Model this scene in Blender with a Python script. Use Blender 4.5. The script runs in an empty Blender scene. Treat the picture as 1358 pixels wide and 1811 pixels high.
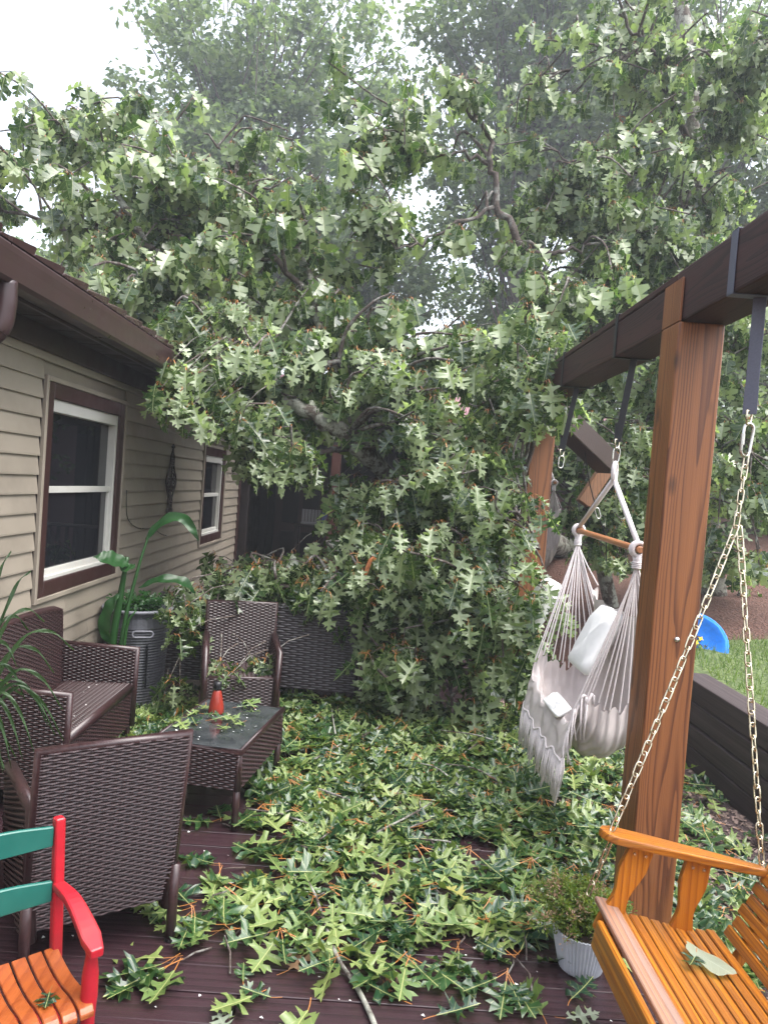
import bpy, bmesh, math, random
import numpy as np
from mathutils import Vector, Matrix

rng = np.random.default_rng(11)
random.seed(11)
PI = math.pi
scene = bpy.context.scene
COL = scene.collection

# ------------------------------------------------------------------ camera, sky, sun, exposure
CAM = Vector((0, 0, 1.8))
PITCH, ROLL, YAW = math.radians(1.96), math.radians(4.31), math.radians(0.724)
_f0 = Vector((math.sin(YAW) * math.cos(PITCH), math.cos(YAW) * math.cos(PITCH), -math.sin(PITCH)))
_r0 = Vector((math.cos(YAW), -math.sin(YAW), 0))
_u0 = _r0.cross(_f0)
RI = math.cos(ROLL) * _r0 + math.sin(ROLL) * _u0
UP = -math.sin(ROLL) * _r0 + math.cos(ROLL) * _u0
cam_data = bpy.data.cameras.new('camera')
cam = bpy.data.objects.new('camera', cam_data)
COL.objects.link(cam)
m = Matrix((RI, UP, -_f0)).transposed().to_4x4()
m.translation = CAM
cam.matrix_world = m
cam_data.sensor_fit = 'HORIZONTAL'
cam_data.sensor_width = 36
cam_data.lens = 36 * 1300 / 1358
cam_data.clip_start = 0.05
cam_data.clip_end = 500
scene.camera = cam

SUN_EL, SUN_AZ = math.radians(66), math.radians(112)     # azimuth measured from +Y towards +X
world = bpy.data.worlds.new('World')
scene.world = world
world.use_nodes = True
wn = world.node_tree
wn.nodes.clear()
w_out = wn.nodes.new('ShaderNodeOutputWorld')
w_bg = wn.nodes.new('ShaderNodeBackground')
w_sky = wn.nodes.new('ShaderNodeTexSky')
w_sky.sky_type = 'NISHITA'
w_sky.sun_disc = False
w_sky.sun_elevation = SUN_EL
w_sky.sun_rotation = SUN_AZ
w_sky.air_density = 1.2
w_sky.dust_density = 4.0
w_hsv = wn.nodes.new('ShaderNodeHueSaturation')          # an overcast sky: the same brightness, hardly any blue
w_hsv.inputs['Saturation'].default_value = 0.42
w_hsv.inputs['Value'].default_value = 1.0
wn.links.new(w_sky.outputs[0], w_hsv.inputs['Color'])
wn.links.new(w_hsv.outputs[0], w_bg.inputs['Color'])
w_bg.inputs['Strength'].default_value = 0.125
wn.links.new(w_bg.outputs[0], w_out.inputs[0])

sun_data = bpy.data.lights.new('sun', 'SUN')
sun_data.energy = 1.3
sun_data.angle = math.radians(60)
sun_data.color = (1.0, 0.98, 0.95)
sun = bpy.data.objects.new('sun', sun_data)
COL.objects.link(sun)
sd = Vector((math.sin(SUN_AZ) * math.cos(SUN_EL), math.cos(SUN_AZ) * math.cos(SUN_EL), math.sin(SUN_EL)))
sun.rotation_euler = sd.to_track_quat('Z', 'Y').to_euler()
sun.location = sd * 40

vs = scene.view_settings
vs.view_transform = 'Standard'
vs.look = 'None'
vs.exposure = 2.1
vs.gamma = 1.0
vs.use_curve_mapping = False
scene.render.engine = 'CYCLES'
scene.cycles.use_denoising = True
scene.cycles.max_bounces = 6
scene.cycles.diffuse_bounces = 3
scene.cycles.glossy_bounces = 3
scene.cycles.transmission_bounces = 4
scene.cycles.transparent_max_bounces = 6
scene.cycles.volume_bounces = 0

F_PX = 1300.0
def at(px, py, y):
    """a point seen at a photograph pixel, at the given distance y along the deck"""
    d = _f0 + RI * ((px - 679) / F_PX) - UP * ((py - 905.5) / F_PX)
    return CAM + d * (y / d.y)
def on(px, py, z):
    d = _f0 + RI * ((px - 679) / F_PX) - UP * ((py - 905.5) / F_PX)
    return CAM + d * ((z - CAM.z) / d.z)

# ------------------------------------------------------------------ node helpers and materials
def new_mat(name):
    mt = bpy.data.materials.new(name)
    mt.use_nodes = True
    nt = mt.node_tree
    b = nt.nodes['Principled BSDF']
    return mt, nt, b
def nd(nt, typ, **kw):
    n = nt.nodes.new(typ)
    for k, v in kw.items():
        if k.startswith('i_'):
            n.inputs[k[2:].replace('_', ' ')].default_value = v
        else:
            setattr(n, k, v)
    return n
def lk(nt, a, b):
    nt.links.new(a, b)
def ramp(nt, fac, stops):
    r = nd(nt, 'ShaderNodeValToRGB')
    el = r.color_ramp.elements
    while len(el) < len(stops):
        el.new(0.5)
    for e, (p, c) in zip(el, stops):
        e.position = p
        e.color = (*c, 1) if len(c) == 3 else c
    lk(nt, fac, r.inputs[0])
    return r.outputs[0]
def math_n(nt, op, a, b=None):
    n = nd(nt, 'ShaderNodeMath', operation=op)
    for i, x in enumerate((a, b)):
        if x is None: continue
        if isinstance(x, (int, float)): n.inputs[i].default_value = x
        else: lk(nt, x, n.inputs[i])
    return n.outputs[0]
def mixc(nt, fac, a, b, mode='MIX'):
    n = nd(nt, 'ShaderNodeMix', data_type='RGBA', blend_type=mode)
    for key, x in ((0, fac), (6, a), (7, b)):
        if isinstance(x, (int, float)): n.inputs[key].default_value = x
        elif isinstance(x, tuple): n.inputs[key].default_value = (*x, 1)
        else: lk(nt, x, n.inputs[key])
    return n.outputs[2]
def noise(nt, vec, scale, detail=4, rough=0.6):
    n = nd(nt, 'ShaderNodeTexNoise')
    n.inputs['Scale'].default_value = scale
    n.inputs['Detail'].default_value = detail
    n.inputs['Roughness'].default_value = rough
    if vec is not None: lk(nt, vec, n.inputs['Vector'])
    return n
def bump(nt, b, h, dist=0.002, strength=0.5):
    n = nd(nt, 'ShaderNodeBump')
    n.inputs['Distance'].default_value = dist
    n.inputs['Strength'].default_value = strength
    lk(nt, h, n.inputs['Height'])
    lk(nt, n.outputs[0], b.inputs['Normal'])
def obj_coords(nt):
    """object coordinates shifted by a random amount per object, so that alike pieces differ"""
    tc = nd(nt, 'ShaderNodeTexCoord')
    oi = nd(nt, 'ShaderNodeObjectInfo')
    mul = math_n(nt, 'MULTIPLY', oi.outputs['Random'], 37.0)
    add = nd(nt, 'ShaderNodeVectorMath', operation='ADD')
    lk(nt, tc.outputs['Object'], add.inputs[0])
    lk(nt, mul, add.inputs[1])
    return add.outputs[0], oi.outputs['Random'], tc.outputs['Object']

def plain(name, col, rough=0.5, var=0.15, scale=20, metal=0, bump_d=0.0, spec=0.5, grime=None):
    mt, nt, b = new_mat(name)
    v, rnd, oc = obj_coords(nt)
    n = noise(nt, v, scale)
    lo = tuple(c * (1 - var) for c in col)
    hi = tuple(min(1, c * (1 + var)) for c in col)
    c = ramp(nt, n.outputs[0], [(0.3, lo), (0.7, hi)])
    if grime:
        n2 = noise(nt, v, scale * 0.15, 6, 0.7)
        f = ramp(nt, n2.outputs[0], [(0.48, (0, 0, 0)), (0.7, (1, 1, 1))])
        c = mixc(nt, f, c, grime)
    lk(nt, c, b.inputs['Base Color'])
    r2 = ramp(nt, n.outputs[0], [(0.3, (rough * 0.8,) * 3), (0.7, (min(1, rough * 1.2),) * 3)])
    lk(nt, r2, b.inputs['Roughness'])
    b.inputs['Metallic'].default_value = metal
    b.inputs['Specular IOR Level'].default_value = spec
    if bump_d: bump(nt, b, n.outputs[0], bump_d)
    return mt

def wood(name, axis, light, dark, ring=26.0, offset=(0.06, 0.11, 0), rough=0.45, gain=1.0, wear=None, spec=0.5, stretch=0.09, knots=False):
    """timber: growth rings cut along the grain, with fine fibres"""
    mt, nt, b = new_mat(name)
    tc = nd(nt, 'ShaderNodeTexCoord')
    oi = nd(nt, 'ShaderNodeObjectInfo')
    mp = nd(nt, 'ShaderNodeMapping')
    sc = {'X': (stretch, 1, 1), 'Y': (1, stretch, 1), 'Z': (1, 1, stretch)}[axis]
    mp.inputs['Scale'].default_value = sc
    mp.inputs['Location'].default_value = offset
    lk(nt, tc.outputs['Object'], mp.inputs[0])
    sh = nd(nt, 'ShaderNodeVectorMath', operation='ADD')
    comb = nd(nt, 'ShaderNodeCombineXYZ')
    rr = math_n(nt, 'SUBTRACT', oi.outputs['Random'], 0.5)
    r1 = math_n(nt, 'MULTIPLY', rr, 0.16)
    for k, ax in enumerate('XYZ'):
        lk(nt, math_n(nt, 'MULTIPLY', rr, 19.0) if ax == axis else r1, comb.inputs[k])
    lk(nt, mp.outputs[0], sh.inputs[0]); lk(nt, comb.outputs[0], sh.inputs[1])
    v = sh.outputs[0]
    warp = noise(nt, v, 7.0, 2, 0.5)
    wv = nd(nt, 'ShaderNodeVectorMath', operation='SCALE')
    sub = nd(nt, 'ShaderNodeVectorMath', operation='SUBTRACT')
    lk(nt, warp.outputs['Color'], sub.inputs[0]); sub.inputs[1].default_value = (0.5, 0.5, 0.5)
    lk(nt, sub.outputs[0], wv.inputs[0]); wv.inputs['Scale'].default_value = 0.11 * gain
    v2 = nd(nt, 'ShaderNodeVectorMath', operation='ADD')
    lk(nt, v, v2.inputs[0]); lk(nt, wv.outputs[0], v2.inputs[1])
    wave = nd(nt, 'ShaderNodeTexWave', wave_type='RINGS', rings_direction=axis, wave_profile='SAW')
    wave.inputs['Scale'].default_value = ring
    wave.inputs['Distortion'].default_value = 0.6
    wave.inputs['Detail'].default_value = 2
    lk(nt, v2.outputs[0], wave.inputs['Vector'])
    fv = nd(nt, 'ShaderNodeMapping')
    fv.inputs['Scale'].default_value = tuple(1.0 if a == axis else 14.0 for a in 'XYZ')
    lk(nt, v, fv.inputs[0])
    fib = noise(nt, fv.outputs[0], 22, 5, 0.7)
    rf = ramp(nt, wave.outputs['Color'], [(0.0, light), (0.45, light), (0.86, dark), (0.97, dark), (1.0, light)])
    c = mixc(nt, 0.35, rf, ramp(nt, fib.outputs[0], [(0.3, tuple(x * 0.45 for x in dark)), (0.62, light)]))
    big = noise(nt, v, 2.5, 3)
    c = mixc(nt, ramp(nt, big.outputs[0], [(0.4, (0, 0, 0)), (0.75, (0.5, 0.5, 0.5))]), c, dark)
    if knots:
        vo = nd(nt, 'ShaderNodeTexVoronoi', feature='F1')
        mk = nd(nt, 'ShaderNodeMapping')
        mk.inputs['Scale'].default_value = tuple(2.2 if a == axis else 5.0 for a in 'XYZ')
        lk(nt, tc.outputs['Object'], mk.inputs[0]); lk(nt, mk.outputs[0], vo.inputs['Vector'])
        vo.inputs['Scale'].default_value = 1.0
        kf = ramp(nt, vo.outputs['Distance'], [(0.03, (1, 1, 1)), (0.13, (0, 0, 0))])
        c = mixc(nt, math_n(nt, 'MULTIPLY', kf, 0.75), c, tuple(x * 0.25 for x in dark))
    if wear:
        wn_ = noise(nt, fv.outputs[0], 3, 6, 0.75)
        c = mixc(nt, ramp(nt, wn_.outputs[0], [(0.46, (0, 0, 0)), (0.68, (0.9, 0.9, 0.9))]), c, wear)
    lk(nt, c, b.inputs['Base Color'])
    b.inputs['Roughness'].default_value = rough
    b.inputs['Specular IOR Level'].default_value = spec
    hh = math_n(nt, 'ADD', math_n(nt, 'MULTIPLY', fib.outputs[0], 0.6), math_n(nt, 'MULTIPLY', wave.outputs['Fac'], -0.3))
    bump(nt, b, hh, 0.0025, 0.55)
    return mt

def leaf_material(name, top_a, top_b, under_a, under_b, vein, rough=0.34, trans=0.5, veins=True, coat=0.0):
    """a two-sided leaf: glossy green above, pale and dull beneath, with a midrib and side veins"""
    mt, nt, b = new_mat(name)
    out = nt.nodes['Material Output']
    at_ = nd(nt, 'ShaderNodeAttribute', attribute_name='rnd')
    oi = nd(nt, 'ShaderNodeObjectInfo')
    rn = math_n(nt, 'FRACT', math_n(nt, 'ADD', at_.outputs['Fac'], math_n(nt, 'MULTIPLY', oi.outputs['Random'], 7.31)))
    geo = nd(nt, 'ShaderNodeNewGeometry')
    tc = nd(nt, 'ShaderNodeTexCoord')
    no = noise(nt, tc.outputs['Object'], 16, 3)
    rr = math_n(nt, 'ADD', math_n(nt, 'MULTIPLY', rn, 0.8), math_n(nt, 'MULTIPLY', no.outputs[0], 0.3))
    top = ramp(nt, rr, [(0.1, top_a), (0.9, top_b)])
    und = ramp(nt, rr, [(0.1, under_a), (0.9, under_b)])
    c = mixc(nt, geo.outputs['Backfacing'], top, und)
    if veins:
        uv = nd(nt, 'ShaderNodeUVMap')
        sp = nd(nt, 'ShaderNodeSeparateXYZ'); lk(nt, uv.outputs[0], sp.inputs[0])
        au = math_n(nt, 'ABSOLUTE', math_n(nt, 'SUBTRACT', sp.outputs[0], 0.5))
        mid = math_n(nt, 'LESS_THAN', au, 0.011)
        st = math_n(nt, 'FRACT', math_n(nt, 'MULTIPLY', math_n(nt, 'SUBTRACT', sp.outputs[1], math_n(nt, 'MULTIPLY', au, 0.75)), 6.5))
        side = math_n(nt, 'LESS_THAN', math_n(nt, 'ABSOLUTE', math_n(nt, 'SUBTRACT', st, 0.5)), 0.045)
        vf = math_n(nt, 'MAXIMUM', math_n(nt, 'MULTIPLY', mid, 0.85), math_n(nt, 'MULTIPLY', side, 0.35))
        c = mixc(nt, vf, c, vein)
    lk(nt, c, b.inputs['Base Color'])
    rg = mixc(nt, geo.outputs['Backfacing'], (rough,) * 3, (min(1, rough + 0.2),) * 3)
    lk(nt, rg, b.inputs['Roughness'])
    b.inputs['Coat Weight'].default_value = coat      # the film of rain on the leaf
    b.inputs['Coat Roughness'].default_value = 0.22
    tr = nd(nt, 'ShaderNodeBsdfTranslucent')
    lk(nt, mixc(nt, 1.0, c, (1.0, 1.15, 0.55), 'MULTIPLY'), tr.inputs[0])
    mx = nd(nt, 'ShaderNodeMixShader'); mx.inputs[0].default_value = trans
    lk(nt, b.outputs[0], mx.inputs[1]); lk(nt, tr.outputs[0], mx.inputs[2])
    lk(nt, mx.outputs[0], out.inputs['Surface'])
    return mt

def bark_material(name, base, lichen, amount=0.5, scale=9):
    mt, nt, b = new_mat(name)
    tc = nd(nt, 'ShaderNodeTexCoord')
    n1 = noise(nt, tc.outputs['Object'], scale, 6, 0.7)
    n2 = noise(nt, tc.outputs['Object'], scale * 4.5, 5, 0.7)
    c = ramp(nt, n2.outputs[0], [(0.3, tuple(x * 0.45 for x in base)), (0.7, base)])
    lo = 0.62 - 0.25 * amount
    f = ramp(nt, n1.outputs[0], [(lo, (0, 0, 0)), (lo + 0.08, (1, 1, 1))])
    c = mixc(nt, f, c, ramp(nt, n2.outputs[0], [(0.35, tuple(x * 0.6 for x in lichen)), (0.65, lichen)]))
    lk(nt, c, b.inputs['Base Color'])
    b.inputs['Roughness'].default_value = 0.85
    bump(nt, b, n2.outputs[0], 0.012, 0.8)
    return mt

M = {}
M['deck'] = wood('deck_stain', 'X', (0.042, 0.0205, 0.0255), (0.024, 0.0125, 0.0155), ring=8, rough=0.23, gain=0.6)
M['post'] = wood('post_cedar', 'Z', (0.31, 0.116, 0.038), (0.070, 0.020, 0.010), ring=34, offset=(0.04, 0.03, 0), rough=0.42, gain=0.9, knots=True, stretch=0.07)
M['beam'] = wood('beam_stain', 'Y', (0.066, 0.028, 0.026), (0.017, 0.008, 0.009), ring=26, rough=0.55, gain=1.2, spec=0.25)
M['brace'] = wood('brace_timber', 'X', (0.05, 0.026, 0.02), (0.022, 0.012, 0.011), ring=20, rough=0.5)
M['brace_pale'] = wood('brace_cedar', 'Z', (0.25, 0.11, 0.045), (0.11, 0.045, 0.02), ring=20, rough=0.5)
M['bench'] = wood('bench_varnish', 'Y', (0.46, 0.170, 0.015), (0.22, 0.055, 0.006), ring=26, rough=0.28, gain=0.8, wear=(0.13, 0.055, 0.03))
M['bench_x'] = wood('bench_varnish_arm', 'X', (0.46, 0.170, 0.015), (0.22, 0.055, 0.006), ring=26, rough=0.28, gain=0.8, wear=(0.17, 0.07, 0.03))
M['bench_z'] = wood('bench_varnish_upright', 'Z', (0.48, 0.165, 0.014), (0.27, 0.070, 0.007), ring=20, rough=0.28, gain=0.8)
M['bench_grey'] = wood('bench_weathered', 'Y', (0.30, 0.20, 0.165), (0.15, 0.085, 0.065), ring=14, rough=0.6, wear=(0.42, 0.16, 0.05))
M['timber'] = wood('wall_timber', 'Y', (0.040, 0.025, 0.027), (0.020, 0.013, 0.014), ring=16, rough=0.7, wear=(0.07, 0.05, 0.05))
M['rod'] = wood('rod_wood', 'Y', (0.50, 0.22, 0.10), (0.33, 0.13, 0.055), ring=20, rough=0.4)
M['splinter'] = wood('split_wood', 'Z', (0.58, 0.22, 0.09), (0.36, 0.12, 0.05), ring=20, rough=0.6)
M['siding'] = plain('vinyl_siding', (0.262, 0.225, 0.182), 0.5, 0.06, 5, bump_d=0.0006, grime=(0.185, 0.157, 0.128))
M['brown_trim'] = plain('brown_trim', (0.038, 0.016, 0.015), 0.38, 0.12, 9)
M['gutter'] = plain('gutter_brown', (0.036, 0.0165, 0.0185), 0.33, 0.10, 6, grime=(0.030, 0.017, 0.017))
M['soffit'] = plain('soffit_brown', (0.04, 0.022, 0.022), 0.5, 0.1, 6)
M['roof'] = plain('roof_metal', (0.075, 0.038, 0.040), 0.25, 0.12, 8, metal=0.2)
M['sash'] = plain('window_vinyl', (0.50, 0.49, 0.46), 0.4, 0.05, 8)
M['mauve'] = plain('mauve_metal', (0.27, 0.145, 0.165), 0.4, 0.06, 4)
M['dark'] = plain('dark_interior', (0.012, 0.010, 0.011), 0.8, 0.2, 6)
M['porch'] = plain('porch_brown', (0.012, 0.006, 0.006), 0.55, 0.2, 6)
M['porch_red'] = wood('porch_cedar', 'Z', (0.08, 0.022, 0.013), (0.04, 0.012, 0.008), ring=14, rough=0.5)
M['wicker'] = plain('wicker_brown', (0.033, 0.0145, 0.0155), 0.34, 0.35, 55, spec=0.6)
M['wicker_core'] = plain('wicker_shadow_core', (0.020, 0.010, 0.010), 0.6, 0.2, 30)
M['wicker_grey'] = plain('wicker_grey', (0.066, 0.056, 0.062), 0.42, 0.35, 55, spec=0.5)
M['barrel'] = plain('barrel_resin', (0.040, 0.040, 0.048), 0.35, 0.3, 60)
M['barrel_rim'] = plain('barrel_rim', (0.20, 0.20, 0.23), 0.35, 0.2, 30)
M['pot'] = plain('white_pot', (0.50, 0.52, 0.58), 0.35, 0.08, 12, grime=(0.40, 0.42, 0.46))
M['soil'] = plain('soil', (0.035, 0.022, 0.016), 0.9, 0.5, 60, bump_d=0.01)
M['red'] = plain('red_paint', (0.37, 0.010, 0.020), 0.36, 0.10, 18, grime=(0.20, 0.018, 0.018), bump_d=0.0006)
M['green_paint'] = plain('green_paint', (0.010, 0.110, 0.088), 0.38, 0.08, 14)
M['orange_seat'] = wood('rocker_seat_stain', 'Y', (0.33, 0.082, 0.018), (0.22, 0.045, 0.010), ring=9, rough=0.3, gain=0.6)
M['steel'] = plain('zinc_steel', (0.62, 0.60, 0.57), 0.25, 0.08, 40, metal=1)
M['brass'] = plain('zinc_brass', (0.66, 0.58, 0.44), 0.27, 0.12, 40, metal=1)
M['strap'] = plain('strap_webbing', (0.014, 0.014, 0.017), 0.5, 0.2, 150, bump_d=0.001)
M['strap_grey'] = plain('strap_webbing_grey', (0.085, 0.088, 0.125), 0.42, 0.15, 150, bump_d=0.001)
M['cord'] = plain('cotton_cord', (0.68, 0.62, 0.62), 0.8, 0.15, 180, bump_d=0.001)
M['canvas'] = plain('cotton_canvas', (0.62, 0.555, 0.54), 0.85, 0.08, 14, bump_d=0.0015, grime=(0.53, 0.46, 0.44))
M['cushion'] = plain('white_cushion', (0.82, 0.81, 0.80), 0.8, 0.03, 25, bump_d=0.002)
M['iron'] = plain('black_iron', (0.035, 0.022, 0.020), 0.5, 0.25, 40)
M['bottle'] = plain('red_bottle', (0.26, 0.030, 0.018), 0.16, 0.2, 14)
M['black'] = plain('black_plastic', (0.012, 0.012, 0.014), 0.3, 0.2, 30)
M['blue_fabric'] = plain('blue_fabric', (0.015, 0.19, 0.72), 0.75, 0.12, 30, bump_d=0.002)
M['white_wood'] = plain('white_wood', (0.2, 0.19, 0.2), 0.5, 0.1, 10)
M['blue_wood'] = plain('blue_panel', (0.08, 0.11, 0.28), 0.5, 0.1, 10)
M['petal'] = plain('white_petal', (0.75, 0.76, 0.74), 0.6, 0.08, 30)
M['orange_petiole'] = plain('petiole', (0.30, 0.12, 0.028), 0.5, 0.3, 30)
M['bark'] = bark_material('oak_bark', (0.10, 0.075, 0.060), (0.36, 0.36, 0.31), 0.7, 9)
M['bark_dark'] = bark_material('twig_bark', (0.115, 0.085, 0.072), (0.28, 0.27, 0.245), 0.5, 14)
M['bark_limb'] = bark_material('limb_bark', (0.095, 0.070, 0.060), (0.22, 0.215, 0.195), 0.4, 9)
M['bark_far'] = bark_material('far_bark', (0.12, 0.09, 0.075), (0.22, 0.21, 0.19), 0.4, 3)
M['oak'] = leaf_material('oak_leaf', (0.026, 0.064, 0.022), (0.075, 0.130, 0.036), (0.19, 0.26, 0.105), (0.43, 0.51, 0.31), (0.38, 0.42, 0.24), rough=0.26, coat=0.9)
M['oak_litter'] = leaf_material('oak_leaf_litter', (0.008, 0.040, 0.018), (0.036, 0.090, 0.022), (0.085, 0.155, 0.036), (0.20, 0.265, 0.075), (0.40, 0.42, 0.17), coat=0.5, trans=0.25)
M['oak_far'] = leaf_material('far_leaf', (0.07, 0.12, 0.06), (0.16, 0.21, 0.09), (0.15, 0.21, 0.13), (0.25, 0.30, 0.18), (0.2, 0.2, 0.1), veins=False, rough=0.38)  # paler albedo carries part of the distance haze and glare in the leaf colour
M['oak_yellowing'] = leaf_material('yellow_leaf', (0.25, 0.25, 0.03), (0.45, 0.36, 0.03), (0.42, 0.40, 0.12), (0.5, 0.45, 0.15), (0.45, 0.4, 0.1))
M['leaf_brown'] = leaf_material('brown_leaf', (0.20, 0.085, 0.04), (0.30, 0.13, 0.06), (0.30, 0.17, 0.10), (0.36, 0.22, 0.13), (0.3, 0.18, 0.1))
M['leaf_grey'] = leaf_material('pale_leaf', (0.30, 0.36, 0.27), (0.38, 0.43, 0.33), (0.33, 0.39, 0.30), (0.4, 0.45, 0.35), (0.45, 0.5, 0.4), rough=0.6)
M['canna'] = leaf_material('canna_leaf', (0.016, 0.062, 0.016), (0.030, 0.095, 0.024), (0.05, 0.15, 0.04), (0.07, 0.19, 0.05), (0.16, 0.30, 0.09), trans=0.3, veins=False)
M['blade'] = leaf_material('grass_blade', (0.025, 0.060, 0.020), (0.06, 0.11, 0.045), (0.04, 0.08, 0.03), (0.09, 0.14, 0.06), (0.2, 0.3, 0.1), veins=False)
M['lawn'] = leaf_material('lawn_blade', (0.06, 0.13, 0.03), (0.17, 0.24, 0.06), (0.08, 0.15, 0.04), (0.20, 0.25, 0.07), (0.2, 0.3, 0.1), veins=False)
M['sedum'] = leaf_material('sedum_leaf', (0.06, 0.12, 0.02), (0.17, 0.22, 0.04), (0.10, 0.15, 0.03), (0.22, 0.24, 0.06), (0.2, 0.3, 0.1), veins=False)
M['sedum_brown'] = leaf_material('faded_flower', (0.20, 0.11, 0.07), (0.33, 0.22, 0.15), (0.22, 0.12, 0.08), (0.36, 0.24, 0.16), (0.3, 0.2, 0.1), veins=False)

def glass_mat():
    mt, nt, b = new_mat('window_glass')
    b.inputs['Base Color'].default_value = (0.010, 0.011, 0.014, 1)
    b.inputs['Roughness'].default_value = 0.02
    b.inputs['Specular IOR Level'].default_value = 0.6
    tc = nd(nt, 'ShaderNodeTexCoord')
    return mt
M['glass'] = glass_mat()
def table_glass_mat():
    mt, nt, b = new_mat('wet_table_glass')
    tc = nd(nt, 'ShaderNodeTexCoord')
    n = noise(nt, tc.outputs['Object'], 9, 5)
    lk(nt, ramp(nt, n.outputs[0], [(0.35, (0.020, 0.023, 0.025)), (0.7, (0.060, 0.066, 0.070))]), b.inputs['Base Color'])  # base colour lifted towards grey to stand in for pale sky reflected in the top
    lk(nt, ramp(nt, n.outputs[0], [(0.4, (0.06,) * 3), (0.65, (0.22,) * 3)]), b.inputs['Roughness'])
    return mt
M['table_glass'] = table_glass_mat()
def ground_mat(name, cols, scale, d):
    mt, nt, b = new_mat(name)
    tc = nd(nt, 'ShaderNodeTexCoord')
    n = noise(nt, tc.outputs['Object'], scale, 8, 0.75)
    vo = nd(nt, 'ShaderNodeTexVoronoi'); vo.inputs['Scale'].default_value = scale * 2.2
    lk(nt, tc.outputs['Object'], vo.inputs['Vector'])
    c = ramp(nt, n.outputs[0], [(0.30, cols[0]), (0.55, cols[1]), (0.75, cols[2])])
    c = mixc(nt, 0.4, c, mixc(nt, vo.outputs['Distance'], cols[2], cols[0]))
    lk(nt, c, b.inputs['Base Color'])
    b.inputs['Roughness'].default_value = 0.85
    bump(nt, b, math_n(nt, 'ADD', n.outputs[0], vo.outputs['Distance']), d, 0.9)
    return mt
M['chips'] = ground_mat('wood_chips', [(0.040, 0.024, 0.026), (0.085, 0.055, 0.056), (0.17, 0.12, 0.11)], 22, 0.02)
M['mulch'] = ground_mat('mulch', [(0.045, 0.018, 0.013), (0.10, 0.042, 0.028), (0.17, 0.08, 0.055)], 16, 0.03)
M['grass_ground'] = ground_mat('lawn_ground', [(0.045, 0.07, 0.02), (0.09, 0.13, 0.035), (0.14, 0.17, 0.06)], 10, 0.03)
M['chip'] = plain('chip_bits', (0.24, 0.17, 0.145), 0.8, 0.4, 50)

# ------------------------------------------------------------------ mesh helpers
def tri_mesh(name, V, Fc, mats, matidx=None, uv=None, rnd=None, smooth=False):
    V = np.asarray(V, dtype=np.float32); Fc = np.asarray(Fc, dtype=np.int32)
    me = bpy.data.meshes.new(name)
    me.vertices.add(len(V)); me.vertices.foreach_set('co', V.ravel())
    me.loops.add(Fc.size); me.loops.foreach_set('vertex_index', Fc.ravel())
    me.polygons.add(len(Fc))
    me.polygons.foreach_set('loop_start', np.arange(0, Fc.size, Fc.shape[1], dtype=np.int32))
    for mt in mats: me.materials.append(mt)
    if matidx is not None: me.polygons.foreach_set('material_index', np.asarray(matidx, dtype=np.int32))
    if smooth: me.polygons.foreach_set('use_smooth', np.ones(len(Fc), dtype=bool))
    if uv is not None:
        lay = me.uv_layers.new(name='UVMap')
        lay.data.foreach_set('uv', np.asarray(uv, dtype=np.float32)[Fc.ravel()].ravel())
    if rnd is not None:
        a = me.attributes.new('rnd', 'FLOAT', 'POINT')
        a.data.foreach_set('value', np.asarray(rnd, dtype=np.float32))
    me.update(calc_edges=True)
    return me

def link(name, me, parent=None):
    o = bpy.data.objects.new(name, me)
    COL.objects.link(o)
    if parent is not None:
        o.parent = parent
        o.matrix_parent_inverse = parent.matrix_basis.inverted()
    return o

def tag(o, label=None, cat=None, group=None, kind=None):
    if label: o['label'] = label
    if cat: o['category'] = cat
    if group: o['group'] = group
    if kind: o['kind'] = kind
    return o

def thing(name, label, cat, loc, rz=0.0, group=None):
    o = bpy.data.objects.new(name, None)
    o.empty_display_size = 0.1
    COL.objects.link(o)
    o.location = loc
    o.rotation_euler = (0, 0, rz)
    return tag(o, label, cat, group)

def basis(o):
    o_m = Matrix.Translation(o.location) @ o.rotation_euler.to_matrix().to_4x4()
    return o_m

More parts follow.
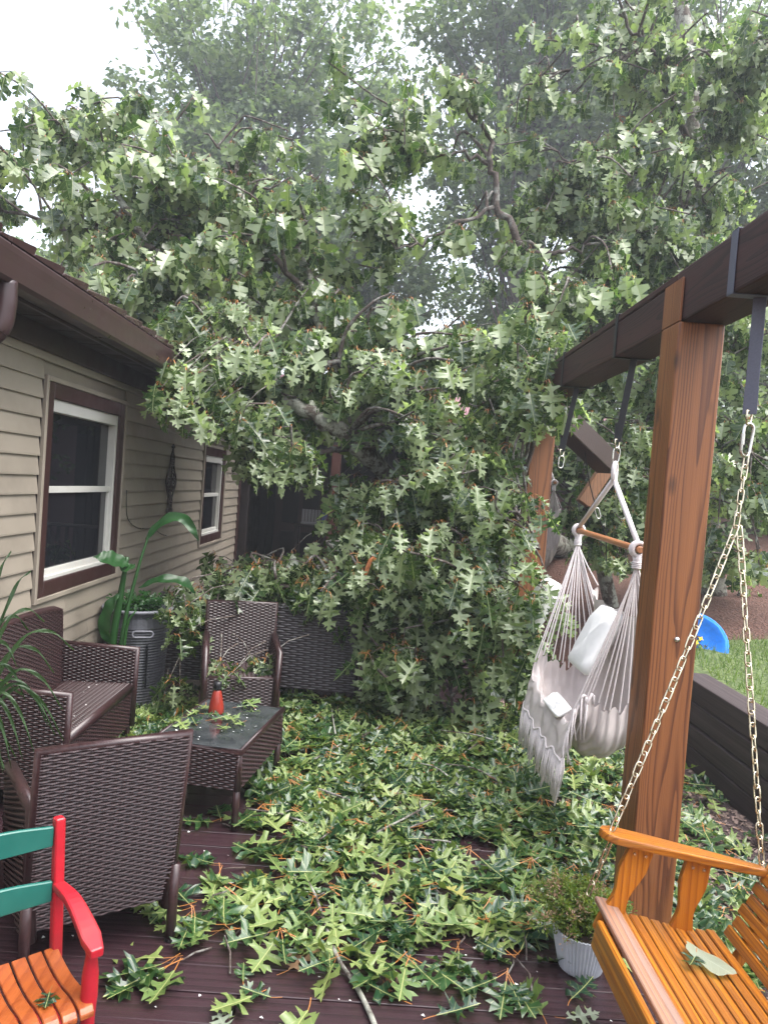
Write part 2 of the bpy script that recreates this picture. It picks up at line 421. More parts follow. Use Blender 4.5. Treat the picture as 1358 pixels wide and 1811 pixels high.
class MB:
    """collects shapes, then links them as one mesh object"""
    def __init__(self): self.v = []; self.f = []
    def add(self, vs_, fs):
        n = len(self.v)
        self.v.extend([Vector(p) for p in vs_]); self.f.extend([tuple(n + i for i in q) for q in fs])
        return self
    def box(self, c, s, rot=None):
        hx, hy, hz = s[0] / 2, s[1] / 2, s[2] / 2
        P = [Vector((x, y, z)) for x in (-hx, hx) for y in (-hy, hy) for z in (-hz, hz)]
        if rot is not None: P = [rot @ p for p in P]
        c = Vector(c)
        return self.add([c + p for p in P], [(0, 1, 3, 2), (4, 6, 7, 5), (0, 4, 5, 1), (2, 3, 7, 6), (0, 2, 6, 4), (1, 5, 7, 3)])
    def span(self, a, b):
        a, b = Vector(a), Vector(b)
        return self.box((a + b) / 2, [abs(b[i] - a[i]) for i in range(3)])
    def bar(self, p0, p1, w, h, side=None):
        p0, p1 = Vector(p0), Vector(p1)
        d = (p1 - p0); L = d.length; d.normalize()
        s = Vector(side) if side is not None else (Vector((0, 0, 1)).cross(d) if abs(d.z) < 0.95 else Vector((1, 0, 0)))
        s = (s - s.dot(d) * d).normalized(); u = d.cross(s)
        R = Matrix((s, d, u)).transposed()
        return self.box((p0 + p1) / 2, (w, L, h), R)
    def tube(self, pts, rad, n=8, cap=True, closed=False, squash=None):
        pts = [Vector(p) for p in pts]
        if not hasattr(rad, '__len__'): rad = [rad] * len(pts)
        base = len(self.v); N = len(pts)
        prev = None
        for i, p in enumerate(pts):
            if closed: t = pts[(i + 1) % N] - pts[i - 1]
            else: t = pts[min(i + 1, N - 1)] - pts[max(i - 1, 0)]
            if t.length < 1e-9: t = Vector((0, 0, 1))
            t.normalize()
            if prev is None:
                s = t.cross(Vector((0, 0, 1)) if abs(t.z) < 0.9 else Vector((1, 0, 0))).normalized()
            else:
                s = prev - prev.dot(t) * t
                s = s.normalized() if s.length > 1e-6 else t.orthogonal().normalized()
            prev = s; u = t.cross(s)
            for k in range(n):
                a = 2 * PI * k / n
                self.v.append(p + (s * math.cos(a) + u * math.sin(a) * (squash or 1)) * rad[i])
        R = N if closed else N - 1
        for i in range(R):
            j = (i + 1) % N
            for k in range(n):
                k2 = (k + 1) % n
                self.f.append((base + i * n + k, base + i * n + k2, base + j * n + k2, base + j * n + k))
        if cap and not closed:
            self.f.append(tuple(base + k for k in range(n - 1, -1, -1)))
            self.f.append(tuple(base + (N - 1) * n + k for k in range(n)))
        return self
    def lathe(self, prof, c, n=24, wob=None):
        base = len(self.v); c = Vector(c)
        for (r, z) in prof:
            for k in range(n):
                a = 2 * PI * k / n
                rr = r * (wob(k, n, z) if wob else 1)
                self.v.append(c + Vector((rr * math.cos(a), rr * math.sin(a), z)))
        for i in range(len(prof) - 1):
            for k in range(n):
                k2 = (k + 1) % n
                self.f.append((base + i * n + k, base + i * n + k2, base + (i + 1) * n + k2, base + (i + 1) * n + k))
        return self
    def prism(self, poly, axis_o, ax, ay, an, th):
        """a flat outline (2-D points) given thickness th along an"""
        o, ax, ay, an = Vector(axis_o), Vector(ax), Vector(ay), Vector(an)
        n = len(poly); base = len(self.v)
        for s in (0, 1):
            for (x, y) in poly: self.v.append(o + ax * x + ay * y + an * (th * s))
        self.f.append(tuple(base + i for i in range(n - 1, -1, -1)))
        self.f.append(tuple(base + n + i for i in range(n)))
        for i in range(n):
            j = (i + 1) % n
            self.f.append((base + i, base + j, base + n + j, base + n + i))
        return self
    def build(self, name, mat, parent=None, smooth=False, bevel=0.0, seg=1, kind=None, origin=None, T=None, ctr=False):
        vs_ = self.v
        if T is not None: vs_ = [T @ p for p in vs_]
        off = Vector((0, 0, 0))
        if ctr:
            xs = np.array([tuple(p) for p in vs_])
            off = Vector(tuple((xs.min(0) + xs.max(0)) / 2)); vs_ = [p - off for p in vs_]
        elif parent is None and kind is None or origin is not None:
            if origin is not None: off = Vector(origin)
            else:
                xs = np.array([tuple(p) for p in vs_])
                off = Vector(((xs[:, 0].min() + xs[:, 0].max()) / 2, (xs[:, 1].min() + xs[:, 1].max()) / 2, xs[:, 2].min()))
            vs_ = [p - off for p in vs_]
        me = bpy.data.meshes.new(name)
        me.from_pydata([tuple(p) for p in vs_], [], self.f)
        bm = bmesh.new(); bm.from_mesh(me)
        bmesh.ops.recalc_face_normals(bm, faces=bm.faces)
        if bevel:
            es = [e for e in bm.edges if e.is_manifold and e.calc_face_angle(0) > 0.6]
            bmesh.ops.bevel(bm, geom=es, offset=bevel, segments=seg, profile=0.6, affect='EDGES', clamp_overlap=True)
        if smooth:
            for fc in bm.faces: fc.smooth = True
        bm.to_mesh(me); bm.free()
        me.materials.append(mat)
        o = link(name, me, parent)
        if off.length: 
            o.location = off
        if kind: o['kind'] = kind
        return o

def copy_tree(o, parent=None):
    c = o.copy(); COL.objects.link(c)
    if parent is not None: c.parent = parent
    for ch in list(o.children): copy_tree(ch, c)
    return c

def spline(pts, n):
    """Catmull-Rom through the points"""
    P = [np.array(p, dtype=float) for p in pts]
    P = [2 * P[0] - P[1]] + P + [2 * P[-1] - P[-2]]
    out = []
    S = len(P) - 3
    for i in range(n):
        t = i / (n - 1) * S
        k = min(int(t), S - 1); u = t - k
        a, b, c, d = P[k:k + 4]
        out.append(0.5 * ((2 * b) + (-a + c) * u + (2 * a - 5 * b + 4 * c - d) * u * u + (-a + 3 * b - 3 * c + d) * u ** 3))
    return [Vector(q) for q in out]

# ------------------------------------------------------------------ leaves
def half_outline(level):
    if level == 2:
        lobes = [([(0.03, 0.05), (0.06, 0.12), (0.25, 0.115), (0.27, 0.175), (0.14, 0.20), (0.05, 0.27)], 0.16),
                 ([(0.05, 0.27), (0.08, 0.35), (0.28, 0.35), (0.43, 0.325), (0.36, 0.43), (0.47, 0.50), (0.29, 0.51), (0.11, 0.535), (0.055, 0.60)], 0.43),
                 ([(0.055, 0.60), (0.09, 0.665), (0.24, 0.655), (0.36, 0.71), (0.23, 0.755), (0.25, 0.85), (0.10, 0.80), (0.06, 0.82)], 0.70)]
        tip = [(0.06, 0.82), (0.15, 0.90), (0.05, 0.92), (0.0, 1.0)]
    elif level == 1:
        lobes = [([(0.03, 0.05), (0.27, 0.14), (0.05, 0.27)], 0.16),
                 ([(0.05, 0.27), (0.42, 0.33), (0.45, 0.50), (0.055, 0.60)], 0.43),
                 ([(0.055, 0.60), (0.35, 0.70), (0.25, 0.85), (0.06, 0.82)], 0.70)]
        tip = [(0.06, 0.82), (0.13, 0.90), (0.0, 1.0)]
    elif level == -1:
        lobes = [([(0.0, 0.0), (0.36, 0.42), (0.0, 1.0)], 0.45)]
        tip = None
    else:
        lobes = [([(0.05, 0.05), (0.34, 0.38), (0.08, 0.55)], 0.3),
                 ([(0.08, 0.55), (0.28, 0.78), (0.0, 1.0)], 0.6)]
        tip = None
    return lobes, tip

def leaf_template(level, style, seed):
    r = np.random.default_rng(seed)
    lobes, tip = half_outline(level)
    V, Fc = [], []
    def vid(p):
        V.append(p); return len(V) - 1
    for s in (1, -1):
        js = r.uniform(0.88, 1.12)
        mids = [vid((0.0, 0.0))]
        for ring_, my in lobes:
            mi = vid((0.0, my))
            ids = [vid((s * x * js, y + r.uniform(-0.012, 0.012))) for x, y in ring_]
            fan = [(mi, ids[i], ids[i + 1]) for i in range(len(ids) - 1)]
            fan.append((mids[-1], ids[0], mi))
            Fc += fan if s == 1 else [(a, c, b) for a, b, c in fan]
            mids.append(mi)
        if tip:
            mi = vid((0.0, 0.88))
            ids = [vid((s * x * js, y)) for x, y in tip]
            fan = [(mi, ids[i], ids[i + 1]) for i in range(len(ids) - 1)] + [(mids[-1], ids[0], mi)]
            Fc += fan if s == 1 else [(a, c, b) for a, b, c in fan]
    V2 = np.array(V, dtype=float)
    V2[:, 0] *= (0.80 if style == 'hang' else 0.86)
    u, v = V2[:, 0], V2[:, 1]
    fold = r.uniform(0.15, 0.60) if style == 'hang' else r.uniform(0.1, 0.4); bend = r.uniform(-0.25, 0.40); curl = r.uniform(-0.7, 0.35); tw = r.uniform(-0.25, 0.25)
    z = fold * np.abs(u) - bend * v * v * 0.6 + curl * u * u + tw * u * v + 0.05 * np.sin(v * 9 + seed) * np.abs(u) * 3
    z += np.where(np.abs(u) > 0.2, r.normal(0, 0.05, len(u)), 0)
    X = np.stack([u, v, z], 1)
    uv = np.stack([u + 0.5, v], 1)
    n0 = len(X)
    w = 0.012
    if style == 'hang':
        X[:, 1] += 0.10; X[:, 2] += 0.26
        path = [(0, 0, 0), (0, -0.05, 0.10), (0, -0.03, 0.19), (0, 0.11, 0.262)]
    else:
        k = r.uniform(-0.12, 0.12)
        path = [(k, -0.30, 0.04), (k * 0.3, -0.12, 0.015), (0, 0.01, 0.0)]
    PV, PF = [], []
    for i, p in enumerate(path):
        PV += [(p[0] - w, p[1], p[2]), (p[0] + w, p[1], p[2])]
        if i:
            a = n0 + 2 * i
            PF += [(a - 2, a - 1, a + 1), (a - 2, a + 1, a)]
    has_pet = level > 0
    Fc = np.array(Fc)
    if has_pet:
        X = np.vstack([X, np.array(PV)]); uv = np.vstack([uv, np.tile([[0.5, 0.3]], (len(PV), 1))])
        mi = np.array([0] * len(Fc) + [1] * len(PF)); Fc = np.vstack([Fc, np.array(PF)])
    else:
        mi = np.zeros(len(Fc), int)
    return X, uv, Fc, mi

HANG = [leaf_template(2, 'hang', s) for s in range(8)]
HANG1 = [leaf_template(1, 'hang', s) for s in range(20, 26)]
FLAT = [leaf_template(2, 'flat', s) for s in range(40, 48)]
FAR = [leaf_template(0, 'flat', s) for s in range(60, 64)]
FARTHER = [leaf_template(-1, 'flat', s) for s in range(70, 74)]
def flipped(t):
    X, uv, Fc, mi = t
    return X, uv, Fc[:, ::-1], mi
HANG_F = [flipped(t) for t in HANG]; HANG1_F = [flipped(t) for t in HANG1]; FLAT_F = [flipped(t) for t in FLAT]

def frames(y, n):
    y = y / np.linalg.norm(y, axis=1, keepdims=True)
    z = n - (n * y).sum(1, keepdims=True) * y
    z = z / np.maximum(np.linalg.norm(z, axis=1, keepdims=True), 1e-6)
    x = np.cross(y, z)
    return x, y, z

def leaf_mass(name, templates, pos, y, n, size, var, mats, parent=None, kind='stuff'):
    """many leaves joined into one mesh"""
    x, y, z = frames(np.asarray(y, float), np.asarray(n, float))
    pos = np.asarray(pos, float); size = np.asarray(size, float); var = np.asarray(var)
    VV, FF, UU, RR, MM = [], [], [], [], []
    base = 0
    for t, (X, uv, Fc, mi) in enumerate(templates):
        I = np.nonzero(var == t)[0]
        if not len(I): continue
        P = pos[I][:, None, :] + size[I][:, None, None] * (X[None, :, 0:1] * x[I][:, None, :] + X[None, :, 1:2] * y[I][:, None, :] + X[None, :, 2:3] * z[I][:, None, :])
        k = len(X)
        VV.append(P.reshape(-1, 3)); UU.append(np.tile(uv, (len(I), 1)))
        RR.append(np.repeat(rng.random(len(I)), k))
        FF.append((Fc[None] + (base + np.arange(len(I)) * k)[:, None, None]).reshape(-1, 3))
        MM.append(np.tile(mi, len(I)))
        base += len(I) * k
    me = tri_mesh(name, np.vstack(VV), np.vstack(FF), mats, np.concatenate(MM), np.vstack(UU), np.concatenate(RR), smooth=True)
    o = link(name, me, parent)
    if kind: o['kind'] = kind
    return o

_leaf_mesh = {}
def leaf_mesh(templates, t, key, mats):
    k = (key, t)
    if k not in _leaf_mesh:
        X, uv, Fc, mi = templates[t]
        _leaf_mesh[k] = tri_mesh('leaf', X, Fc, mats, mi, uv, np.full(len(X), 0.13 * t % 1), smooth=True)
    return _leaf_mesh[k]

def leaf_obj(templates, t, key, mats, pos, y, n, size, parent=None, name='leaf'):
    x, y, z = frames(np.array([y], float), np.array([n], float))
    mt = Matrix(((x[0][0], y[0][0], z[0][0]), (x[0][1], y[0][1], z[0][1]), (x[0][2], y[0][2], z[0][2]))).to_4x4()
    mw = Matrix.Translation(Vector(pos)) @ mt @ Matrix.Scale(float(size), 4)
    o = link(name, leaf_mesh(templates, t, key, mats), parent)
    o.matrix_basis = mw
    return o
OAK = [M['oak'], M['orange_petiole']]
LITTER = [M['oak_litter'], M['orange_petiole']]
# ================================================================== the setting
def grid_sheet(name, x0, x1, y0, y1, nx, ny, h, mat, kind='structure'):
    xs = np.linspace(x0, x1, nx); ys = np.linspace(y0, y1, ny)
    V = [(x, y, h(x, y)) for y in ys for x in xs]
    Fc = [(j * nx + i, j * nx + i + 1, (j + 1) * nx + i + 1, (j + 1) * nx + i) for j in range(ny - 1) for i in range(nx - 1)]
    me = tri_mesh(name, V, Fc, [mat], smooth=True)
    o = link(name, me); o['kind'] = kind
    return o
def wob(x, y):
    return 0.012 * math.sin(3.1 * x + 1.7 * y) + 0.010 * math.sin(7.3 * y - 2.2 * x)
GZ = -0.10
grid_sheet('ground', -160, 160, -20, 220, 60, 60, lambda x, y: -0.30 - 0.004 * max(0, y - 20), M['mulch'])
grid_sheet('chip_path', 1.10, 2.60, -1.5, 9, 30, 120, lambda x, y: GZ + wob(x, y), M['chips'])
WALL_X, WALL_TOP = 2.45, 0.53
def lawn_h(x, y):
    return WALL_TOP - 0.03 + 0.055 * max(0, y - 5.5) + 0.10 * max(0, x - 3.2) + 0.5 * wob(x, y)
grid_sheet('lawn', 2.62, 14, -2, 6.9, 50, 50, lawn_h, M['grass_ground'])
grid_sheet('mulch_bank', 1.9, 30, 6.75, 40, 60, 50, lambda x, y: (WALL_TOP - 0.05 + 0.055 * max(0, y - 5.5) + 0.10 * max(0, x - 3.2) + 1.4 * wob(x, y)) * min(1, (x - 1.85) / 0.8) + 0.012 * max(0, y - 6.8), M['mulch'])
grid_sheet('back_yard', -30, 2.7, 11, 60, 40, 40, lambda x, y: -0.12 + 0.02 * max(0, y - 12) + wob(x, y), M['mulch'])

# the deck: one board per plank, wet gaps between
deck = MB().span((-2.02, 0.6, -0.16), (1.16, 12.0, -0.045)).build('deck', M['dark'], kind='structure')
pitch, bw = 0.1435, 0.139
shared = {}
k = 0
y = 0.85
while y < 11.9:
    x1 = 1.19 if y < 6.3 else 1.22
    z = random.uniform(-0.0015, 0.0015)
    pieces = [(-1.995, x1)]
    if k % 3 == 1: pieces = [(-1.995, 0.45), (0.455, x1)]
    if k % 3 == 2 and k % 2: pieces = [(-1.995, -0.35), (-0.345, x1)]
    for a, b in pieces:
        key = (a, b)
        if key not in shared:
            o = MB().span((a, -bw / 2, -0.026), (b, bw / 2, 0)).build('plank', M['deck'], deck, bevel=0.0022)
            shared[key] = o.data
        else:
            o = link('plank', shared[key], deck)
        o.location = (0, y, z)
        o.rotation_euler = (random.uniform(-0.004, 0.004), 0, random.uniform(-0.0008, 0.0008))
    y += pitch; k += 1

# retaining wall of stacked timbers
rw = thing('retaining_wall', 'dark stacked timber retaining wall between the chip path and the raised lawn', 'wall', (WALL_X + 0.1, 4.6, GZ))
hgt = (WALL_TOP - GZ) / 4
for c in range(4):
    edges = [-1.5, 1.2 + 0.3 * (c % 2), 3.9 - 0.5 * (c % 2), 6.3 - 0.2 * c]
    for i in range(3):
        a, b = edges[i] + 0.003, edges[i + 1] - 0.003
        o = MB().span((-0.09, 0, 0), (0.13, b - a, hgt - 0.007)).build('timber', M['timber'], rw, bevel=0.012, seg=2)
        o.location = (WALL_X + 0.09 + random.uniform(-0.006, 0.006) + 0.008 * c, a, GZ + c * hgt)
        o.rotation_euler = (random.uniform(-0.004, 0.004), random.uniform(-0.01, 0.01), random.uniform(-0.002, 0.002))
for c in range(4):        # the return of the wall at its far end
    o = MB().span((0, -0.09, 0), (1.6, 0.13, hgt - 0.007)).build('timber', M['brace'], rw, bevel=0.012, seg=2)
    o.location = (WALL_X + 0.14, 6.22 + 0.01 * c, GZ + c * hgt)

# ================================================================== the house
HX = -2.0
house = thing('house', 'single storey house with cream lap siding and brown trim beside the deck', 'house', (HX - 1, 6, -0.1))
W1 = (4.36, 5.76, 0.94, 2.31)     # y0, y1, z0, z1 of the outer casing
W2 = (8.40, 9.62, 0.94, 2.14)
Y0, Y1 = -0.4, 10.75
core = MB()
for (ya, yb, za, zb) in [(Y0, W1[0], -0.1, 2.72), (W1[0], W1[1], -0.1, W1[2]), (W1[0], W1[1], W1[3], 2.72), (W1[1], W2[0], -0.1, 2.72),
                         (W2[0], W2[1], -0.1, W2[2]), (W2[0], W2[1], W2[3], 2.72), (W2[1], Y1, -0.1, 2.72)]:
    core.span((HX - 0.18, ya, za), (HX - 0.012, yb, zb))
core.build('wall', M['siding'], house)
# interior behind the panes
MB().span((HX - 3.2, Y0, -0.1), (HX - 3.1, Y1, 2.7)).build('inner_wall', M['dark'], house)
expo = 0.1125
nco = int(2.62 / expo)
def siding_board(ya, yb, z):
    h = expo + 0.012
    P = [(0.0, 0.0), (0.021, 0.0), (0.0215, 0.010), (0.005, h), (0.0, h)]
    mb = MB()
    mb.prism(P, (HX - 0.006, ya, z), (1, 0, 0), (0, 0, 1), (0, 1, 0), yb - ya)
    mb.build('siding_board', M['siding'], house)
for c in range(nco):
    z = 0.03 + c * expo
    zs = z + expo * 0.5
    segs = [(Y0, Y1 - 0.10)]
    for (a, b, za, zb) in (W1, W2):
        if za - 0.05 < zs < zb + 0.05:
            new = []
            for (p, q) in segs:
                if p < a and q > b: new += [(p, a - 0.012), (b + 0.012, q)]
                else: new.append((p, q))
            segs = new
    for (p, q) in segs:
        if q - p > 4.2 and c % 2: 
            mid = p + (q - p) * random.uniform(0.35, 0.65); siding_board(p, mid - 0.001, z); siding_board(mid + 0.001, q, z)
        else: siding_board(p, q, z)
def window(Wd, blind):
    ya, yb, za, zb = Wd
    w = MB()
    jx0, jx1, jw = HX + 0.004, HX + 0.030, 0.030      # pale outer channel of the siding
    w.span((jx0, ya, za), (jx1, ya + jw, zb)); w.span((jx0, yb - jw, za), (jx1, yb, zb))
    w.span((jx0, ya + jw, za), (jx1, yb - jw, za + jw)); w.span((jx0, ya + jw, zb - jw), (jx1, yb - jw, zb))
    wo = w.build('window', M['siding'], house, bevel=0.003)
    t = 0.095
    a, b, c, d = ya + jw, yb - jw, za + jw, zb - jw
    fr = MB()
    fr.span((HX - 0.03, a, c), (HX + 0.020, a + t, d)); fr.span((HX - 0.03, b - t, c), (HX + 0.020, b, d))
    fr.span((HX - 0.03, a + t, c), (HX + 0.020, b - t, c + t)); fr.span((HX - 0.03, a + t, d - t), (HX + 0.020, b - t, d))
    fr.build('casing', M['brown_trim'], wo, bevel=0.004)
    a, b, c, d = a + t, b - t, c + t, d - t
    s = 0.028
    fr = MB()
    for (p, q) in ((a, a + s), (b - s, b)): fr.span((HX - 0.085, p, c), (HX + 0.002, q, d))
    fr.span((HX - 0.085, a + s, d - s - 0.05), (HX + 0.001, b - s, d)); fr.span((HX - 0.085, a + s, c), (HX + 0.012, b - s, c + s))
    fr.build('frame', M['sash'], wo, bevel=0.004)
    midz = c + (d - c) * 0.50
    fr = MB().span((HX - 0.05, a + s, midz - 0.02), (HX - 0.016, b - s, midz + 0.022))
    fr.span((HX - 0.06, a + s, c + s), (HX - 0.020, b - s, c + s + 0.035))
    fr.span((HX - 0.06, a + s, c + s + 0.035), (HX - 0.022, a + s + 0.016, midz - 0.02)); fr.span((HX - 0.06, b - s - 0.016, c + s + 0.035), (HX - 0.022, b - s, midz - 0.02))
    fr.build('sash', M['sash'], wo, bevel=0.003)
    MB().span((HX - 0.062, a + s + 0.001, midz + 0.02), (HX - 0.056, b - s - 0.001, d - s - 0.045)).build('pane', M['glass'], wo)
    MB().span((HX - 0.046, a + s + 0.014, c + s + 0.03), (HX - 0.040, b - s - 0.014, midz - 0.018)).build('pane', M['glass'], wo)
window(W1, True); window(W2, False)
# corner board, frieze, soffit, fascia, gutter, downspout
MB().span((HX - 0.02, Y1 - 0.10, 0.0), (HX + 0.03, Y1 + 0.02, 2.62)).build('corner_board', M['brown_trim'], house, bevel=0.004)
GX = -1.60                         # outer face of the gutter
MB().span((HX + 0.012, Y0, 2.44), (HX + 0.035, Y1 - 0.11, 2.575)).build('frieze', M['soffit'], house, bevel=0.003)
for i in range(28):
    ya = Y0 + i * 0.4
    if ya < Y1: MB().span((HX + 0.01, ya, 2.578), (GX - 0.085, min(Y1, ya + 0.394), 2.592)).build('soffit_panel', M['soffit'], house, bevel=0.002)
MB().span((GX - 0.125, Y0, 2.53), (GX - 0.104, Y1, 2.74)).build('fascia', M['gutter'], house)
prof = [(-0.10, 0.0), (-0.075, -0.002), (-0.02, 0.0), (-0.008, 0.018), (-0.004, 0.085), (0.0, 0.125), (0.0, 0.150), (-0.008, 0.160), (-0.018, 0.158), (-0.020, 0.148),
        (-0.011, 0.146), (-0.011, 0.125), (-0.016, 0.085), (-0.022, 0.03), (-0.095, 0.015), (-0.095, 0.155), (-0.10, 0.155)]
MB().prism(prof, (GX, Y0, 2.545), (1, 0, 0), (0, 0, 1), (0, 1, 0), Y1 - Y0).build('gutter', M['gutter'], house)
ds = MB()
pts = spline([(GX - 0.05, 3.20, 2.56), (GX - 0.05, 3.20, 2.44), (GX - 0.075, 3.19, 2.34), (GX - 0.20, 3.14, 2.22), (HX + 0.09, 3.10, 2.10), (HX + 0.055, 3.10, 1.9), (HX + 0.05, 3.10, 0.1)], 40)
ds.tube(pts, 0.047, 12)
dso = ds.build('downspout', M['gutter'], house, smooth=True)
for i in (12, 14, 16, 18):
    MB().tube([pts[i], pts[i] + (pts[i + 1] - pts[i]) * 0.45], 0.0505, 12).build('elbow_ring', M['gutter'], dso)
# roof: overlapping metal panels, each proud of the next at its far edge
pitch_r = math.radians(20)
c_, s_ = math.cos(pitch_r), math.sin(pitch_r)
mesh_r = None
yy = 3.35 - 13 * 0.3
while yy < Y1 + 0.2:
    if mesh_r is None:
        mb = MB()
        poly = [(0, 0), (0.02, 0.012), (0.29, 0.040), (0.305, 0.036), (0.306, 0.0)]
        L = 4.6
        mb.prism(poly, (0, 0, 0), (0, 1, 0), (s_, 0, c_), (-c_, 0, s_), L)
        o = mb.build('roof_panel', M['roof'], house); mesh_r = o.data
        # horizontal shingle steps down the slope
    else:
        o = link('roof_panel', mesh_r, house)
    o.location = (GX - 0.012, yy, 2.715)
    yy += 0.3
MB().prism([(0, 0), (0, -0.02), (-4.5, -0.02), (-4.5, 0)], (GX - 0.02, Y0, 2.708), (c_, 0, -s_), (s_, 0, c_), (0, 1, 0), Y1 + 0.3 - Y0).build('roof_deck', M['dark'], house)

# wire along the wall, and the iron wall ornament
pts = [(HX + 0.022, 5.86, 1.62), (HX + 0.024, 5.92, 1.40), (HX + 0.022, 6.2, 1.30), (HX + 0.022, 6.6, 1.27), (HX + 0.024, 6.9, 1.20), (HX + 0.024, 7.1, 1.17)]
tag(MB().tube(spline(pts, 50), 0.0035, 5).build('wall_cable', M['black'], smooth=True), 'thin black cable looping across the cream siding between the two windows', 'cable')
orn = thing('wall_ornament', 'tall diamond shaped wrought iron ornament hung on the cream siding', 'wall ornament', (HX + 0.03, 7.08, 1.38))
oc = Vector((HX + 0.032, 7.08, 1.70))
def P(y_, z_): return oc + Vector((0.0, y_, z_))
fr = MB()
for s in (-1, 1):
    fr.tube(spline([P(0, 0.30), P(s * 0.05, 0.22), P(s * 0.06, 0.14), P(s * 0.165, 0.0), P(s * 0.06, -0.15), P(s * 0.05, -0.23), P(s * 0.085, -0.31)], 26), 0.009, 6)
fr.build('frame', M['iron'], orn, smooth=True)
def scroll(cy, cz, r, s, turns=1.4, a0=0):
    pts = [P(cy + s * r * (1 - t * 0.7) * math.cos(a0 + t * turns * 2 * PI), cz + r * (1 - t * 0.7) * math.sin(a0 + t * turns * 2 * PI)) for t in np.linspace(0, 1, 24)]
    return MB().tube(pts, 0.007, 5).build('scroll', M['iron'], orn, smooth=True)
for s in (-1, 1):
    scroll(s * 0.05, 0.06, 0.055, s); scroll(s * 0.055, -0.06, 0.055, s, a0=1); scroll(s * 0.03, 0.18, 0.04, s, a0=2); scroll(s * 0.035, -0.18, 0.045, s, a0=3); scroll(s * 0.10, 0.0, 0.04, s); scroll(s * 0.07, -0.28, 0.035, s, a0=2)
MB().tube([P(0, 0.36), P(0, 0.30), P(0, 0.0), P(0, -0.3)], [0.004, 0.010, 0.008, 0.006], 6).build('stem', M['iron'], orn)
MB().lathe([(0.0, -0.02), (0.018, -0.008), (0.02, 0.005), (0.008, 0.02), (0, 0.03)], P(0, 0.33), 10).build('finial', M['iron'], orn, smooth=True)

# ------------------------------------------------------------------ the dark porch at the far end
porch = thing('porch', 'dark brown covered porch at the far end of the house', 'porch', (-0.9, 12.2, -0.1))
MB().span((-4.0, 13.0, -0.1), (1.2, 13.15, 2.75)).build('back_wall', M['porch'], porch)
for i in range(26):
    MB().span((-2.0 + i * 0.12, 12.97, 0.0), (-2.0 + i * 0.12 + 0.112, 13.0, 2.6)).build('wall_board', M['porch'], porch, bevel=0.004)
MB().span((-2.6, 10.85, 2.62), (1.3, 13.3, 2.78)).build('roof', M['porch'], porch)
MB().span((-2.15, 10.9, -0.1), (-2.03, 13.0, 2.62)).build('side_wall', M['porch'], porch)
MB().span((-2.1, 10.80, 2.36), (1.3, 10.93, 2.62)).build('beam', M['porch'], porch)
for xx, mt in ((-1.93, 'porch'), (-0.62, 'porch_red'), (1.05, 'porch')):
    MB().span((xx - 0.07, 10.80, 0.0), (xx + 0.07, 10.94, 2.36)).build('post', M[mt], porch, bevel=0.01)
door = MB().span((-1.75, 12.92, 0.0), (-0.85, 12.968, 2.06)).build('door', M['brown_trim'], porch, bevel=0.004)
for (za, zb) in ((0.2, 0.9), (1.05, 1.9)):
    for (xa, xb) in ((-1.62, -1.34), (-1.26, -0.98)):
        MB().span((xa, 12.905, za), (xb, 12.921, zb)).build('door_panel', M['porch'], door, bevel=0.006)
MB().lathe([(0, 0), (0.03, 0.005), (0.03, 0.03), (0, 0.045)], (-0.93, 12.88, 1.0), 12).build('handle', M['steel'], door, smooth=True)
rail = MB().span((-0.55, 10.83, 0.86), (1.0, 10.91, 0.91)).build('railing', M['porch'], porch, bevel=0.005)
for i in range(12):
    xx = -0.45 + i * 0.125
    MB().span((xx - 0.018, 10.85, 0.1), (xx + 0.018, 10.89, 0.86)).build('baluster', M['porch'], rail)
MB().span((-0.55, 10.84, 0.06), (1.0, 10.90, 0.10)).build('bottom_rail', M['porch'], rail)
sg = thing('slatted_crate', 'small white slatted crate with a blue end on the dark porch', 'crate', (-0.92, 11.6, 1.0))
for i in range(6):
    MB().span((-1.13 + i * 0.05, 11.5, 1.16), (-1.092 + i * 0.05, 11.52, 1.36)).build('slat', M['white_wood'], sg)
MB().span((-0.82, 11.49, 1.14), (-0.68, 11.7, 1.37)).build('end_panel', M['blue_wood'], sg, bevel=0.004)
MB().span((-1.14, 11.49, 1.13), (-0.82, 11.7, 1.155)).build('bottom', M['white_wood'], sg)
tb = thing('side_table', 'low dark table under the slatted crate on the porch', 'table', (-0.92, 11.6, 0))
MB().span((-1.25, 11.4, 1.09), (-0.6, 11.8, 1.125)).build('tabletop', M['porch'], tb, bevel=0.005)
for xx in (-1.2, -0.65):
    for y_ in (11.45, 11.75): MB().span((xx - 0.025, y_ - 0.025, 0.0), (xx + 0.025, y_ + 0.025, 1.09)).build('leg', M['porch'], tb)
lt = thing('wall_lantern', 'small pale framed lantern hanging on the porch post', 'lantern', (-0.34, 10.86, 1.28))
lb = Vector((-0.34, 10.85, 1.30))
MB().span(lb + Vector((-0.10, 0, -0.02)), lb + Vector((0.10, 0.12, 0.0))).build('base', M['white_wood'], lt)
MB().span(lb + Vector((-0.11, 0, 0.36)), lb + Vector((0.11, 0.12, 0.39))).build('cap', M['white_wood'], lt)
for s in (-1, 1): MB().span(lb + Vector((s * 0.085 - 0.015, 0.0, 0.0)), lb + Vector((s * 0.085 + 0.015, 0.10, 0.36))).build('frame', M['white_wood'], lt)
MB().span(lb + Vector((-0.07, 0.05, 0.0)), lb + Vector((0.07, 0.06, 0.36))).build('pane', M['glass'], lt)
MB().bar(lb + Vector((-0.28, 0.03, 0.42)), lb + Vector((0.0, 0.03, 0.42)), 0.02, 0.02).build('bracket', M['white_wood'], lt)

